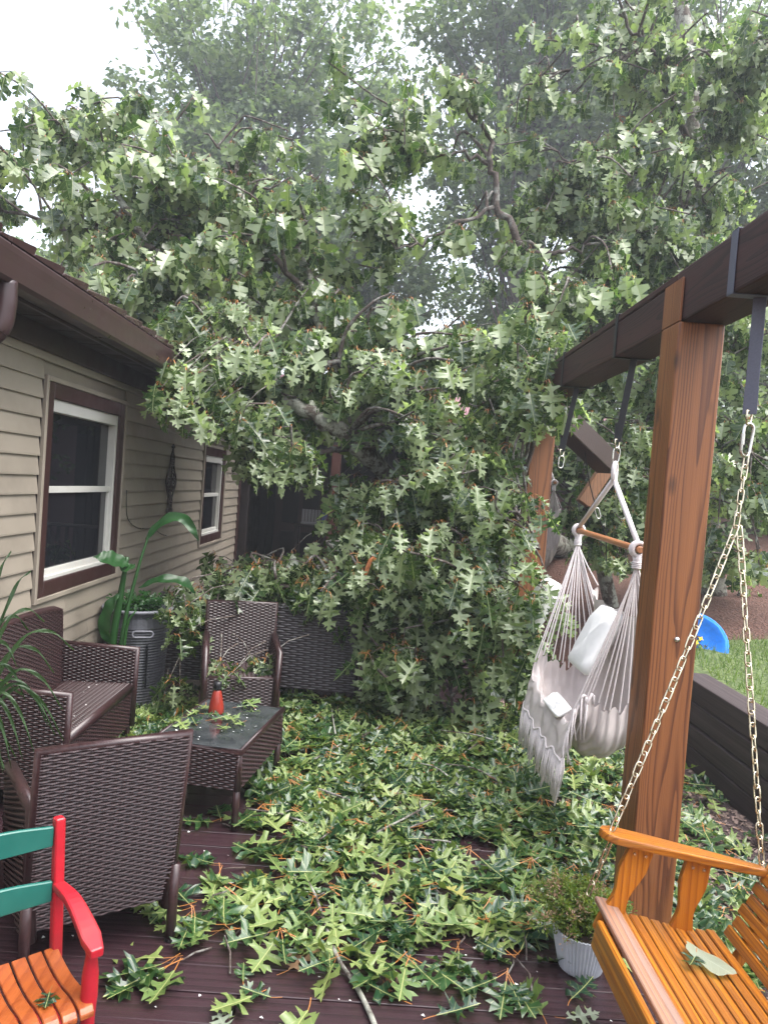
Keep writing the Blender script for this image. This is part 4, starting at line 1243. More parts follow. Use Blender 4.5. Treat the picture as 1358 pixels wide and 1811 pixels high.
mb.build('glass_top', M['table_glass'], ct, bevel=0.002)
bt = thing('spray_bottle', 'tapered red bottle with a black cap standing on the coffee table', 'bottle', (-0.86, 4.21, 0.418))
bl = Vector(qa(-0.09, 0.13, 0.419))
MB().lathe([(0, 0), (0.043, 0.0), (0.046, 0.008), (0.041, 0.05), (0.030, 0.105), (0.022, 0.13), (0.019, 0.137), (0, 0.138)], bl, 20).build('body', M['bottle'], bt, smooth=True)
MB().lathe([(0.020, 0.137), (0.024, 0.140), (0.024, 0.178), (0.018, 0.184), (0, 0.184)], bl, 18).build('cap', M['black'], bt, smooth=True)
bt.location = bl
for ch in bt.children: ch.matrix_parent_inverse = Matrix.Translation(bl).inverted()

# ------------------------------------------------------------------ child's red rocking chair
rk = thing('rocking_chair', "child's red rocking chair with green back slats and an orange slatted seat", 'rocking chair', (-1.0, 1.95, 0))
B1 = Vector((-0.865, 2.175, 0)); fw = Vector((0.66, -0.75, 0)).normalized(); lf = Vector((-0.75, -0.66, 0)).normalized()
fw = Vector((-lf.y, lf.x, 0)) * -1 if Vector((-lf.y, lf.x, 0)).dot(fw) < 0 else Vector((-lf.y, lf.x, 0))
Wd = 0.36
def K(f_, l_, z): return B1 + fw * f_ + lf * l_ + Vector((0, 0, z))
for l_ in (0.0, Wd):
    MB().bar(K(0.045, l_, 0.06), K(-0.02, l_, 0.735), 0.036, 0.030, side=fw).build('back_post', M['red'], rk, bevel=0.009, seg=3)
    fp = MB().lathe([(0.017, 0.06), (0.018, 0.20), (0.019, 0.30), (0.023, 0.36), (0.022, 0.42), (0.015, 0.475), (0.018, 0.49)], (0, 0, 0), 12)
    fp.v = [K(0.285, l_, 0) + p for p in fp.v]
    fp.f.append(tuple(range(12))[::-1])
    fp.build('front_post', M['red'], rk, smooth=True)
    arm = spline([K(0.0, l_, 0.535), K(0.12, l_, 0.548), K(0.22, l_, 0.530), K(0.325, l_, 0.495)], 14)
    ab = MB()
    for i, p in enumerate(arm):
        w = 0.017 + 0.012 * (i / 13) if i < 12 else 0.027 - 0.005 * (i - 11)
        for (a, b) in ((-w, 0.012), (w, 0.012), (w, -0.012), (-w, -0.012)): ab.v.append(p + lf * a + Vector((0, 0, b)))
    for i in range(13):
        for k_ in range(4): ab.f.append((i * 4 + k_, i * 4 + (k_ + 1) % 4, i * 4 + 4 + (k_ + 1) % 4, i * 4 + 4 + k_))
    ab.f += [(3, 2, 1, 0), (52, 53, 54, 55)]
    ab.build('arm', M['red'], rk, bevel=0.006, seg=2)
    for z in (0.29, 0.13): MB().tube([K(0.03, l_, z + 0.02), K(0.285, l_, z)], 0.0125, 10).build('side_rung', M['red'], rk, smooth=True)
    rc = spline([K(-0.22, l_, 0.085), K(0.02, l_, 0.022), K(0.2, l_, 0.016), K(0.42, l_, 0.075)], 20)
    rb = MB()
    for p in rc:
        for (a, b) in ((-0.012, 0.04), (0.012, 0.04), (0.012, 0), (-0.012, 0)): rb.v.append(p + lf * a + Vector((0, 0, b)))
    for i in range(19):
        for k_ in range(4): rb.f.append((i * 4 + k_, i * 4 + (k_ + 1) % 4, i * 4 + 4 + (k_ + 1) % 4, i * 4 + 4 + k_))
    rb.f += [(3, 2, 1, 0), (76, 77, 78, 79)]
    rb.build('rocker', M['red'], rk, bevel=0.005)
for f_ in (0.285, 0.045): MB().tube([K(f_, 0, 0.20), K(f_, Wd, 0.20)], 0.012, 10).build('cross_rung', M['red'], rk, smooth=True)
for zc, tk in ((0.682, 0.060), (0.522, 0.062)):
    poly = []
    n_ = 14
    for i in range(n_ + 1):
        u = i / n_; poly.append((0.016 + (Wd - 0.032) * u, tk / 2 + 0.016 * math.sin(PI * u) ** 1.2))
    poly += [(Wd - 0.016, -tk / 2), (0.016, -tk / 2)]
    z = zc
    fo = 0.045 - 0.065 * (z - 0.06) / 0.675
    MB().prism(poly, K(fo - 0.008, 0, z), lf, (0, 0, 1), fw, 0.014).build('back_slat', M['green_paint'], rk, bevel=0.003)
# dished seat slats running front to back
nsl = 8; sw_ = (Wd - 0.005) / nsl
for i in range(nsl):
    l0 = -0.004 + i * sw_ + 0.002; l1 = l0 + sw_ - 0.0065
    path = [(0.02, 0.352), (0.10, 0.338), (0.18, 0.337), (0.25, 0.348), (0.305, 0.345), (0.325, 0.330)]
    pp = spline([(f_, 0, z) for f_, z in path], 14)
    mb = MB()
    for p in pp:
        for (l_, b) in ((l0, 0.007), (l1, 0.007), (l1, -0.007), (l0, -0.007)): mb.v.append(K(p.x, l_, p.z + b))
    for j in range(13):
        for k_ in range(4): mb.f.append((j * 4 + k_, j * 4 + (k_ + 1) % 4, j * 4 + 4 + (k_ + 1) % 4, j * 4 + 4 + k_))
    mb.f += [(3, 2, 1, 0), (52, 53, 54, 55)]
    mb.build('seat_slat', M['orange_seat'], rk, bevel=0.0025)

# ------------------------------------------------------------------ pots and plants
pt = thing('flower_pot', 'small white fluted flower pot standing on the deck by the porch swing', 'flower pot', (0.925, 2.78, 0))
flu = lambda k_, n, z: 1 + 0.022 * (1 if k_ % 2 else -1)
MB().lathe([(0, 0.002), (0.076, 0.0), (0.082, 0.006), (0.102, 0.09), (0.116, 0.155), (0.119, 0.160), (0.112, 0.161), (0.106, 0.15), (0.095, 0.135), (0, 0.135)], (0.925, 2.78, 0), 96, wob=flu).build('body', M['pot'], pt)
MB().lathe([(0, 0.142), (0.104, 0.140)], (0.925, 2.78, 0), 24).build('soil', M['soil'], pt)
sed = thing('sedum_plant', 'bushy yellow green sedum with faded brown flower heads in the white pot', 'plant', (0.925, 2.78, 0.14))
stm = MB(); tips = []
for i in range(75):
    a = random.uniform(0, 2 * PI); r = 0.215 * math.sqrt(random.random()); h = 0.25 * (1 - (r / 0.27) ** 2) * random.uniform(0.75, 1.05)
    p0 = Vector((0.925 + 0.3 * r * math.cos(a), 2.78 + 0.3 * r * math.sin(a), 0.14))
    p1 = Vector((0.925 - 0.03 + r * math.cos(a) * 1.1, 2.78 + r * math.sin(a), 0.125 + h * 0.85))
    stm.tube([p0, p0.lerp(p1, 0.5) + Vector((0, 0, 0.03)), p1], 0.0022, 4)
    tips.append((p0, p1))
stm.build('stems', M['sedum'], sed)
pos, yy_, nn2, sz, va = [], [], [], [], []
pos_b, y_b, n_b = [], [], []
for (p0, p1) in tips:
    brown = random.random() < (0.50 if p1.x < 0.86 else 0.12)
    for j in range(95):
        t_ = random.uniform(0.25, 1.0)
        c = p0.lerp(p1, t_) + Vector((0, 0, 0.03 * math.sin(PI * t_)))
        d = Vector((random.gauss(0, 1), random.gauss(0, 1), random.gauss(0.4, 0.8))).normalized()
        q = c + d * random.uniform(0.004, 0.028)
        if brown and t_ > 0.72: pos_b.append(q); y_b.append(d); n_b.append(Vector((random.gauss(0, 1), random.gauss(0, 1), 1)))
        else: pos.append(q); yy_.append(d); nn2.append(Vector((random.gauss(0, 1), random.gauss(0, 1), 1)))
leaf_mass('leaves', FAR, pos, yy_, nn2, rng.uniform(0.011, 0.020, len(pos)), rng.integers(0, 4, len(pos)), [M['sedum']], sed)
leaf_mass('flower_heads', FAR, pos_b, y_b, n_b, rng.uniform(0.008, 0.014, len(pos_b)), rng.integers(0, 4, len(pos_b)), [M['sedum_brown']], sed)

BC = Vector((-1.73, 5.55, 0))
br = thing('barrel_planter', 'tall dark ribbed barrel planter with a pale rim against the siding', 'planter', BC)
rib = lambda k_, n, z: 1 + 0.006 * math.sin(k_ * 2 * PI / n * 3)
pr = [(0, 0.0), (0.20, 0.0)]
for i in range(60):
    z = 0.01 + i * 0.0105
    pr.append((0.205 + 0.035 * (z / 0.64) + (0.003 if i % 2 else -0.002), z))
pr += [(0.235, 0.655), (0.225, 0.70), (0.225, 0.735), (0.2, 0.735), (0.2, 0.70), (0, 0.70)]
MB().lathe(pr, BC, 40, wob=rib).build('body', M['barrel'], br)
MB().lathe([(0.222, 0.735), (0.252, 0.742), (0.262, 0.752), (0.256, 0.764), (0.236, 0.764), (0.225, 0.752), (0.222, 0.735)], BC, 40).build('rim', M['barrel_rim'], br, smooth=True)
hl = BC + Vector((0.12, -0.235, 0.60))
MB().tube(link_pts(hl, (1, 0.35, 0), (0, 0, 1), 0.05, 0.022), 0.007, 6, closed=True).build('handle', M['barrel_rim'], br, smooth=True)
for dx in (-0.075, 0.09):
    MB().bar(BC + Vector((0.06 + dx, -0.240 + 0.03 * (dx > 0), 0.52)), BC + Vector((0.06 + dx, -0.225 + 0.03 * (dx > 0), 0.20)), 0.012, 0.012).build('stave_joint', M['black'], br)
sp_ = thing('seedling', 'low leafy seedlings growing in the barrel planter', 'plant', BC + Vector((0, 0, 0.7)))
pos, yy_, nn2 = [], [], []
for i in range(420):
    a = random.uniform(0, 2 * PI); r = 0.21 * math.sqrt(random.random())
    pos.append(BC + Vector((r * math.cos(a), r * math.sin(a), 0.70 + random.uniform(0.0, 0.14))))
    yy_.append((random.gauss(0, 1), random.gauss(0, 1), random.gauss(0.2, 0.5))); nn2.append((random.gauss(0, 0.5), random.gauss(0, 0.5), 1))
leaf_mass('foliage', FAR, pos, yy_, nn2, rng.uniform(0.03, 0.07, len(pos)), rng.integers(0, 4, len(pos)), [M['canna']], sp_)

# canna with a broad leaf and one long arching leaf
cn = thing('canna_plant', 'canna with thick green stalks, one broad leaf and one long arching leaf', 'plant', (-1.72, 5.02, 0.0))
def ribbon_leaf(pts, widths, nrm, fold=0.25, name='leaf', parent=cn, mat='canna'):
    S = spline(pts, 22); V, Fc, UV = [], [], []
    nrm = Vector(nrm)
    for i, p in enumerate(S):
        t = (S[min(i + 1, 21)] - S[max(i - 1, 0)]).normalized()
        s = t.cross(nrm).normalized(); n2 = s.cross(t)
        w = np.interp(i / 21, np.linspace(0, 1, len(widths)), widths)
        for k_, u in enumerate((-1, -0.5, 0, 0.5, 1)):
            V.append(p + s * (w * u) + n2 * (fold * w * (abs(u)) + 0.006 * math.sin(i * 1.1 + u * 2)))
            UV.append((0.5 + u * 0.4, i / 21))
    for i in range(21):
        for k_ in range(4):
            a = i * 5 + k_
            Fc += [(a, a + 1, a + 6), (a, a + 6, a + 5)]
    me = tri_mesh(name, [tuple(p) for p in V], Fc, [M[mat]], uv=UV, rnd=np.full(len(V), random.random()), smooth=True)
    return link(name, me, parent)
cb_ = Vector((-1.74, 5.02, 0.0))
st1 = MB().tube(spline([cb_ + Vector((0, 0, 0.0)), at(200, 1130, 5.02), at(212, 1060, 5.02), at(225, 985, 5.02)], 20), [0.026] * 10 + list(np.linspace(0.026, 0.013, 10)), 10).build('stalk', M['canna'], cn, smooth=True)
st2 = MB().tube(spline([cb_ + Vector((0.05, 0.03, 0)), at(215, 1130, 5.05), at(243, 1010, 5.1), at(262, 950, 5.15)], 20), list(np.linspace(0.020, 0.007, 20)), 8).build('stalk', M['canna'], cn, smooth=True)
MB().tube(spline([cb_ + Vector((0.09, 0.0, 0)), at(222, 1120, 5.0), at(240, 1080, 5.0)], 10), list(np.linspace(0.018, 0.005, 10)), 8).build('stalk', M['canna'], cn, smooth=True)
ribbon_leaf([at(228, 1000, 5.0), at(212, 993, 4.96), at(190, 988, 4.9), at(165, 985, 4.86)], [0.01, 0.055, 0.078, 0.06, 0.004], (0.25, -0.55, 0.8), 0.15)
ribbon_leaf([at(213, 1000, 5.04), at(225, 1006, 5.0), at(238, 1002, 4.97)], [0.01, 0.045, 0.02], (0, -0.6, 0.8), 0.2)
ribbon_leaf([at(258, 955, 5.15), at(275, 935, 5.15), at(300, 917, 5.15), at(325, 918, 5.15), at(340, 935, 5.12), at(351, 956, 5.1)], [0.012, 0.030, 0.040, 0.036, 0.028, 0.004], (-0.2, -0.75, 0.5), 0.3)
ribbon_leaf([at(195, 1140, 5.0), at(186, 1110, 4.98), at(196, 1070, 4.98), at(212, 1050, 5.0)], [0.012, 0.05, 0.04, 0.004], (-0.3, -0.9, 0.2), 0.3)
ribbon_leaf([at(245, 1040, 5.3), at(285, 1025, 5.3), at(325, 1030, 5.35), at(345, 1050, 5.4)], [0.01, 0.04, 0.045, 0.004], (0, -0.6, 0.8), 0.25)

# long strappy leaves of a potted grass at the left edge
gp = thing('spider_plant', 'potted plant with long arching strap leaves beside the loveseat', 'plant', (-1.62, 2.95, 0.0))
gb = Vector((-1.62, 2.95, 0.38))
MB().lathe([(0, 0), (0.12, 0), (0.15, 0.36), (0.16, 0.38), (0.14, 0.38), (0.13, 0.34), (0, 0.34)], (-1.62, 2.95, 0.0), 24).build('pot', M['barrel'], gp, smooth=True)
tips_px = [(97, 1300, 3.0), (110, 1255, 3.05), (60, 1330, 2.9), (40, 1345, 2.9), (130, 1150, 3.1), (20, 1360, 2.85), (95, 1190, 3.1), (78, 1100, 3.1), (85, 1285, 3.0), (50, 1115, 3.15), (20, 975, 3.2), (55, 1010, 3.2), (5, 1370, 2.85), (45, 1240, 3.0), (112, 1310, 3.05), (30, 1180, 2.9)]
for (px, py, d) in tips_px:
    tip = at(px, py, d)
    apex = gb.lerp(tip, 0.55) + Vector((0, 0, 0.34 if py > 1080 else 0.20))
    ribbon_leaf([gb + Vector((random.uniform(-.04, .04), random.uniform(-.04, .04), -0.03)), gb.lerp(apex, 0.55) + Vector((0, 0, 0.10)), apex, apex.lerp(tip, 0.55) + Vector((0, 0, 0.05)), tip], [0.004, 0.006, 0.008, 0.006, 0.0008], (0.2, -0.7, 0.7), 0.35, parent=gp, mat='blade')
for i in range(26):
    a = random.uniform(0, 2 * PI); r = random.uniform(0.25, 0.5)
    tip = gb + Vector((r * math.cos(a), r * math.sin(a), random.uniform(-0.2, 0.35)))
    apex = gb.lerp(tip, 0.5) + Vector((0, 0, 0.3))
    ribbon_leaf([gb + Vector((random.uniform(-.05, .05), random.uniform(-.05, .05), -0.03)), gb.lerp(apex, 0.55) + Vector((0, 0, 0.08)), apex, tip], [0.004, 0.006, 0.007, 0.0008], (0.2, -0.7, 0.7), 0.35, parent=gp, mat='blade')

# ------------------------------------------------------------------ blue saucer chair on the lawn
sc_c = Vector((2.90, 6.55, 0.86))
sc = thing('saucer_chair', 'round bright blue folding saucer chair with a coloured print on the raised lawn', 'chair', (2.95, 6.6, 0.45))
R_ = Matrix.Rotation(math.radians(-14), 3, 'Z') @ Matrix.Rotation(math.radians(58), 3, 'X')
SC = lambda p: Vector((2.93, 6.50, 0.62)) + R_ @ Vector(p)
prof_ = [(0.0, -0.10), (0.06, -0.097), (0.12, -0.085), (0.18, -0.06), (0.23, -0.02), (0.26, 0.005), (0.275, 0.01), (0.28, 0.0), (0.27, -0.015), (0.22, -0.055), (0.15, -0.10), (0, -0.125)]
mb = MB().lathe(prof_, (0, 0, 0), 36, wob=lambda k_, n, z: 1 + 0.012 * math.sin(k_ * 1.9)); mb.v = [SC(p) for p in mb.v]
seat_o = mb.build('seat', M['blue_fabric'], sc, smooth=True)
mb = MB().tube([SC((0.283 * math.cos(a), 0.283 * math.sin(a), -0.005)) for a in np.linspace(0, 2 * PI, 37)[:-1]], 0.014, 7, closed=True)
mb.build('rim', M['blue_fabric'], sc, smooth=True)
cols = {'print_red': (0.6, 0.05, 0.03), 'print_yellow': (0.75, 0.5, 0.03), 'print_green': (0.05, 0.22, 0.06), 'print_dark': (0.03, 0.02, 0.04)}
for nm, c in cols.items(): M[nm] = plain(nm, c, 0.7, 0.2, 40)
for i in range(34):
    a = random.uniform(0, 2 * PI); r = 0.12 * math.sqrt(random.random())
    z = float(np.interp(r, [0, 0.06, 0.12, 0.18], [-0.10, -0.097, -0.085, -0.06])) + 0.004 + 0.0004 * i
    w = random.uniform(0.012, 0.03); ang = random.uniform(0, PI)
    poly = [(w * math.cos(ang + q) * (1 if q_ % 2 else 0.45), w * math.sin(ang + q) * (1 if q_ % 2 else 0.45)) for q_, q in enumerate(np.linspace(0, 2 * PI, 9)[:-1])]
    mb = MB().prism(poly, (r * math.cos(a), r * math.sin(a), z), (1, 0, 0), (0, 1, 0), (0, 0, 1), 0.001); mb.v = [SC(p) for p in mb.v]
    mb.build('print_patch', M[random.choice(list(cols))], seat_o)
for (a, b) in (((-0.2, -0.16, -0.09), (0.22, 0.12)), ((0.2, -0.16, -0.09), (-0.22, 0.12)), ((-0.19, 0.18, -0.08), (-0.15, -0.18)), ((0.19, 0.18, -0.08), (0.15, -0.18))):
    p = SC(a); q = Vector((2.96 + b[0], 6.72 + b[1], 0.56))
    q.z = lawn_h(q.x, q.y)
    MB().tube([p, q], 0.010, 7).build('leg', M['black'], sc, smooth=True)

# grass blades on the lawn
n = 16000
gx = rng.uniform(2.75, 7.5, n); gy = 3.0 + 3.9 * rng.random(n)
V = np.zeros((n, 3, 3)); hgt_ = rng.uniform(0.03, 0.10, n); ang = rng.uniform(0, 2 * PI, n)
gz = np.array([lawn_h(a, b) for a, b in zip(gx, gy)])
V[:, 0] = np.stack([gx - 0.004 * np.cos(ang), gy - 0.004 * np.sin(ang), gz - 0.005], 1)
V[:, 1] = np.stack([gx + 0.004 * np.cos(ang), gy + 0.004 * np.sin(ang), gz - 0.005], 1)
V[:, 2] = np.stack([gx + rng.normal(0, 0.03, n), gy + rng.normal(0, 0.03, n), gz + hgt_], 1)
me = tri_mesh('grass', V.reshape(-1, 3), np.arange(3 * n).reshape(-1, 3), [M['lawn']], uv=np.tile([[0.3, 0.3]], (3 * n, 1)), rnd=np.repeat(rng.random(n), 3))
tag(link('grass', me), 'short bright green grass on the raised lawn behind the timber wall', 'grass', kind='stuff')
# bits of bark and wood chips on the path
n = 5200
cx = rng.uniform(1.22, 2.43, n); cy = rng.uniform(1.8, 7.5, n)
mbv = np.zeros((n, 4, 3)); L_ = rng.uniform(0.008, 0.028, n); a = rng.uniform(0, 2 * PI, n); wd_ = rng.uniform(0.004, 0.010, n); tz = rng.normal(0, 0.006, n)
zz = np.array([GZ + wob(p, q) for p, q in zip(cx, cy)]) + 0.006
for i, (s1, s2) in enumerate(((-1, -1), (1, -1), (1, 1), (-1, 1))):
    mbv[:, i] = np.stack([cx + s1 * L_ * np.cos(a) - s2 * wd_ * np.sin(a), cy + s1 * L_ * np.sin(a) + s2 * wd_ * np.cos(a), zz + s1 * tz + s2 * 0.002], 1)
me = tri_mesh('bark_chips', mbv.reshape(-1, 3), np.arange(4 * n).reshape(-1, 4), [M['chip']])
tag(link('bark_chips', me), 'loose pale bark chips scattered over the path between deck and wall', 'wood chips', kind='stuff')
# ================================================================== trees
def inside_house(p):
    return p[0] < GX + 0.05 and p[2] < 2.80 + max(0.0, (GX - p[0])) * math.tan(pitch_r) and p[1] < 11.2
def keep_out(p):
    x, y, z = p
    if inside_house(p): return True
    if x < -1.05 and z < 2.60 and y < 5.2: return True            # the air in front of the near window
    if x < -0.55 and z < 2.1 and y < 4.9: return True
    if -1.35 < x < -0.35 and 5.2 < y < 9 and 1.15 < z < 1.85: return True   # open view into the porch
    if 0.80 < x < 1.75 and 3.35 < y < 4.95 and z < 2.35: return True  # the nearer hammock chair
    if 1.02 < x < 1.62 and y < 6.6 and 1.0 < z < 2.42: return True
    if -0.62 < x < 0.10 and y < 6.25 and 1.93 < z < 2.5: return True   # the thick pale limbs stay in view
    if 1.15 < x < 1.55 and y < 5.3: return True                      # pergola line
    if -1.3 < x < 0.02 and 4.55 < y < 5.75 and z < 0.98: return True # armchair and table
    if y < 4.75 and z < 2.9 and x > -0.2 and x < 1.0 and z > 0.5: return y < 4.5
    return False

class Crown:
    def __init__(self, root, mat_list, size, tag_):
        self.root = root; self.mats = mat_list; self.size = size; self.tag = tag_
        self.limb_pts = []; self.twigs = MB()
        self.P, self.Y, self.N, self.S = [], [], [], []
    def limb(self, pts, r0, r1, n=26, sides=9, name='limb', mat=None, rough=0.02):
        S = spline(pts, n)
        S = [p + Vector((random.gauss(0, rough), random.gauss(0, rough), random.gauss(0, rough))) * (0 if i in (0, n - 1) else 1) for i, p in enumerate(S)]
        R = [r0 + (r1 - r0) * (i / (n - 1)) ** 0.8 for i in range(n)]
        R = [r * random.uniform(0.93, 1.08) for r in R]
        o = MB().tube(S, R, sides).build(name, mat or (M['bark'] if r0 > 0.072 else M['bark_limb']), self.root, smooth=True)
        self.limb_pts += [(p, r) for p, r in zip(S, R)]
        return S
    def cluster(self, tip, n=None, s=None):
        if keep_out(tip): return
        n = n or random.randint(5, 8)
        off = random.uniform(0, 2 * PI)
        for i in range(n):
            a = off + 2 * PI * i / n + random.gauss(0, 0.35)
            o = Vector((math.cos(a), math.sin(a), 0))
            y = Vector((0, 0, -1)) + o * abs(random.gauss(0.1, 0.5)) + Vector((random.gauss(0, .2), random.gauss(0, .2), random.gauss(0, .15)))
            nn_ = o + Vector((random.gauss(0, .45), random.gauss(0, .45), random.uniform(-0.1, 0.5)))
            self.P.append(Vector(tip) + Vector((0, 0, random.uniform(-0.03, 0.02)))); self.Y.append(y); self.N.append(nn_)
            self.S.append((s or self.size) * random.uniform(0.55, 1.15))
    def sub_branch(self, a, b, r0, clusters, spread=0.18, sag=0.1, droop=True):
        mid = a.lerp(b, 0.55) + Vector((random.gauss(0, .10), random.gauss(0, .10), random.uniform(0.0, sag + 0.12)))
        S = spline([a, a.lerp(mid, 0.5) + Vector((random.gauss(0, .05), random.gauss(0, .05), random.gauss(0.02, .05))), mid, b], 10)
        self.twigs.tube(S, list(np.linspace(r0, 0.007, 10)), 5, cap=False)
        for c in range(clusters):
            t = random.uniform(0.35, 1.0) if c else 1.0
            p = S[min(9, int(t * 9))]
            d = Vector((random.gauss(0, 1), random.gauss(0, 1), random.gauss(-0.15, 0.6))).normalized() * random.uniform(0.3, 1.2) * spread
            tip = p + d
            if keep_out(tip): continue
            self.twigs.tube([p, p.lerp(tip, 0.5) + Vector((0, 0, 0.02)), tip], [0.005, 0.004, 0.003], 3, cap=False)
            self.cluster(tip)
    def fill(self, c, r, nsub, ncl, spread=0.18):
        """sub-branches from the nearest limbs into an ellipsoid of air"""
        c = Vector(c)
        lp = sorted(self.limb_pts, key=lambda q: (q[0] - c).length)[:26]
        for i in range(nsub):
            u = np.clip(np.array([random.gauss(0, 0.6) for _ in range(3)]), -1.45, 1.45)
            b = c + Vector((u[0] * r[0], u[1] * r[1], u[2] * r[2]))
            if keep_out(b): continue
            a, ra = min(random.sample(lp, min(9, len(lp))), key=lambda q: (q[0] - b).length)
            if (a - b).length > 2.4: a = b + (a - b).normalized() * random.uniform(0.8, 1.6)
            self.sub_branch(a, b, min(0.024, ra * 0.55 + 0.006), ncl, spread)
    def finish(self, n_single=300, hi_range=7.5, under=0.54, twig_mat=None):
        self.twigs.build('twigs', twig_mat or M['bark_dark'], self.root, smooth=True, kind='stuff')
        P = np.array([tuple(p) for p in self.P]); Y = np.array([tuple(p) for p in self.Y]); N = np.array([tuple(p) for p in self.N]); S = np.array(self.S)
        D = np.linalg.norm(P - np.array(CAM), axis=1)
        flip = rng.random(len(P)) < under
        order = np.argsort(D)
        single = order[:n_single] if n_single else []
        near = np.zeros(len(P), bool); near[single] = True
        for i in single:
            t = int(rng.integers(0, 8))
            leaf_obj(HANG_F if flip[i] else HANG, t, self.tag + ('f' if flip[i] else 'n'), self.mats, P[i], Y[i], N[i], S[i], self.root)
        rest = ~near
        hi = rest & (D < hi_range); lo = rest & ~hi
        TH = HANG + HANG_F; TL = HANG1 + HANG1_F
        if hi.any():
            I = np.nonzero(hi)[0]
            leaf_mass('leaves', TH, P[I], Y[I], N[I], S[I], rng.integers(0, 8, len(I)) + 8 * flip[I], self.mats, self.root)
        if lo.any():
            I = np.nonzero(lo)[0]
            leaf_mass('foliage', TL, P[I], Y[I], N[I], S[I], rng.integers(0, 6, len(I)) + 6 * flip[I], self.mats, self.root)
        return len(P)

def ell(px, py, y, rx, ry, ryd):
    return at(px, py, y), (rx * y / F_PX, ryd, ry * y / F_PX)

# ------------------------------------------------------------------ the fallen oak
fo = thing('fallen_oak', 'storm felled oak whose leafy crown lies over the roof and far deck', 'tree', (0.6, 7.4, 0.0))
fc = Crown(fo, OAK, 0.235, 'oak')
fc.limb([(3.4, 12.5, 0.9), (2.2, 10.2, 1.35), (1.2, 8.4, 1.6), (0.55, 7.3, 1.72), at(690, 860, 6.7)], 0.20, 0.10, 30, 12, 'trunk')
fc.limb([at(720, 880, 6.9), at(655, 815, 6.5), at(625, 775, 6.4), at(585, 752, 6.3), at(540, 725, 6.3), at(495, 700, 6.4), at(440, 650, 6.6), at(385, 560, 6.9), at(300, 480, 7.2), at(230, 380, 7.4), at(190, 320, 7.5)], 0.088, 0.030, 44, 10, 'limb', rough=0.014)
fc.limb([at(760, 800, 6.9), at(700, 752, 6.7), at(655, 735, 6.6), at(632, 700, 6.6), at(598, 665, 6.6), at(585, 620, 6.7), at(560, 560, 6.8), at(545, 480, 7.0), at(500, 400, 7.2)], 0.075, 0.022, 36, 9, 'limb', rough=0.014)
fc.limb([at(655, 690, 6.6), at(600, 650, 6.5), at(560, 648, 6.4), at(510, 628, 6.3), at(440, 610, 6.2), at(390, 600, 6.0)], 0.034, 0.012, 22, 7, 'limb')
fc.limb([at(640, 790, 6.6), at(575, 800, 6.4), at(530, 790, 6.2), at(470, 800, 6.0)], 0.036, 0.012, 18, 7, 'limb')
fc.limb([at(760, 860, 6.8), at(900, 700, 7.0), at(960, 560, 7.2), at(925, 440, 7.2), at(885, 375, 7.2), at(872, 300, 7.2), at(855, 235, 7.2), at(815, 180, 7.1)], 0.070, 0.016, 36, 9, 'limb')
fc.limb([at(925, 440, 7.2), at(985, 445, 7.2), at(1060, 430, 7.3)], 0.035, 0.012, 14, 7, 'limb')
fc.limb([at(872, 290, 7.2), at(820, 270, 7.1), at(760, 275, 7.0), at(720, 230, 6.9)], 0.024, 0.007, 16, 6, 'limb')
fc.limb([at(880, 365, 7.2), at(810, 395, 7.1), at(745, 430, 7.0), at(700, 440, 6.9)], 0.024, 0.008, 16, 6, 'limb')
fc.limb([at(545, 520, 6.9), at(470, 430, 7.0), at(435, 360, 7.1), at(400, 280, 7.2), at(360, 235, 7.2)], 0.030, 0.008, 20, 6, 'limb')
fc.limb([at(385, 560, 6.9), at(345, 530, 6.9), at(285, 450, 7.1), at(240, 430, 7.2), at(110, 400, 7.4), at(-60, 350, 7.7)], 0.045, 0.014, 26, 7, 'limb')
fc.limb([at(350, 540, 7.0), at(300, 380, 7.4), at(250, 330, 7.5), at(180, 260, 7.7), at(40, 220, 8.0)], 0.034, 0.009, 24, 6, 'limb')
fc.limb([at(300, 480, 7.2), at(320, 340, 7.4), at(285, 275, 7.5)], 0.022, 0.008, 14, 6, 'limb')
fc.limb([at(720, 880, 6.8), at(760, 960, 6.4), at(800, 1010, 5.9), at(850, 1030, 5.5), at(905, 1070, 5.2)], 0.05, 0.010, 20, 7, 'limb')
fc.limb([at(700, 880, 6.7), at(650, 960, 6.2), at(600, 1030, 6.0), at(520, 1040, 5.9), at(440, 1030, 5.9)], 0.04, 0.014, 20, 7, 'limb')
fc.limb([at(740, 900, 6.6), at(720, 1050, 6.1), at(745, 1150, 5.7), at(700, 1240, 5.3)], 0.04, 0.010, 20, 7, 'limb')
fc.limb([at(800, 860, 6.7), at(870, 900, 6.2), at(930, 930, 5.7), at(960, 1000, 5.2)], 0.03, 0.008, 18, 6, 'limb')
fc.limb([at(790, 900, 6.8), at(790, 1080, 6.0), at(800, 1180, 5.6), at(800, 1260, 5.2)], 0.03, 0.010, 16, 6, 'limb')
# the freshly split end of wood showing orange
sw1 = MB()
sw1.tube([at(685, 970, 5.5), at(655, 992, 5.45), at(650, 1005, 5.45), at(641, 1033, 5.45)], [0.012, 0.019, 0.018, 0.008], 5)
sw1.build('split_branch', M['splinter'], fo)

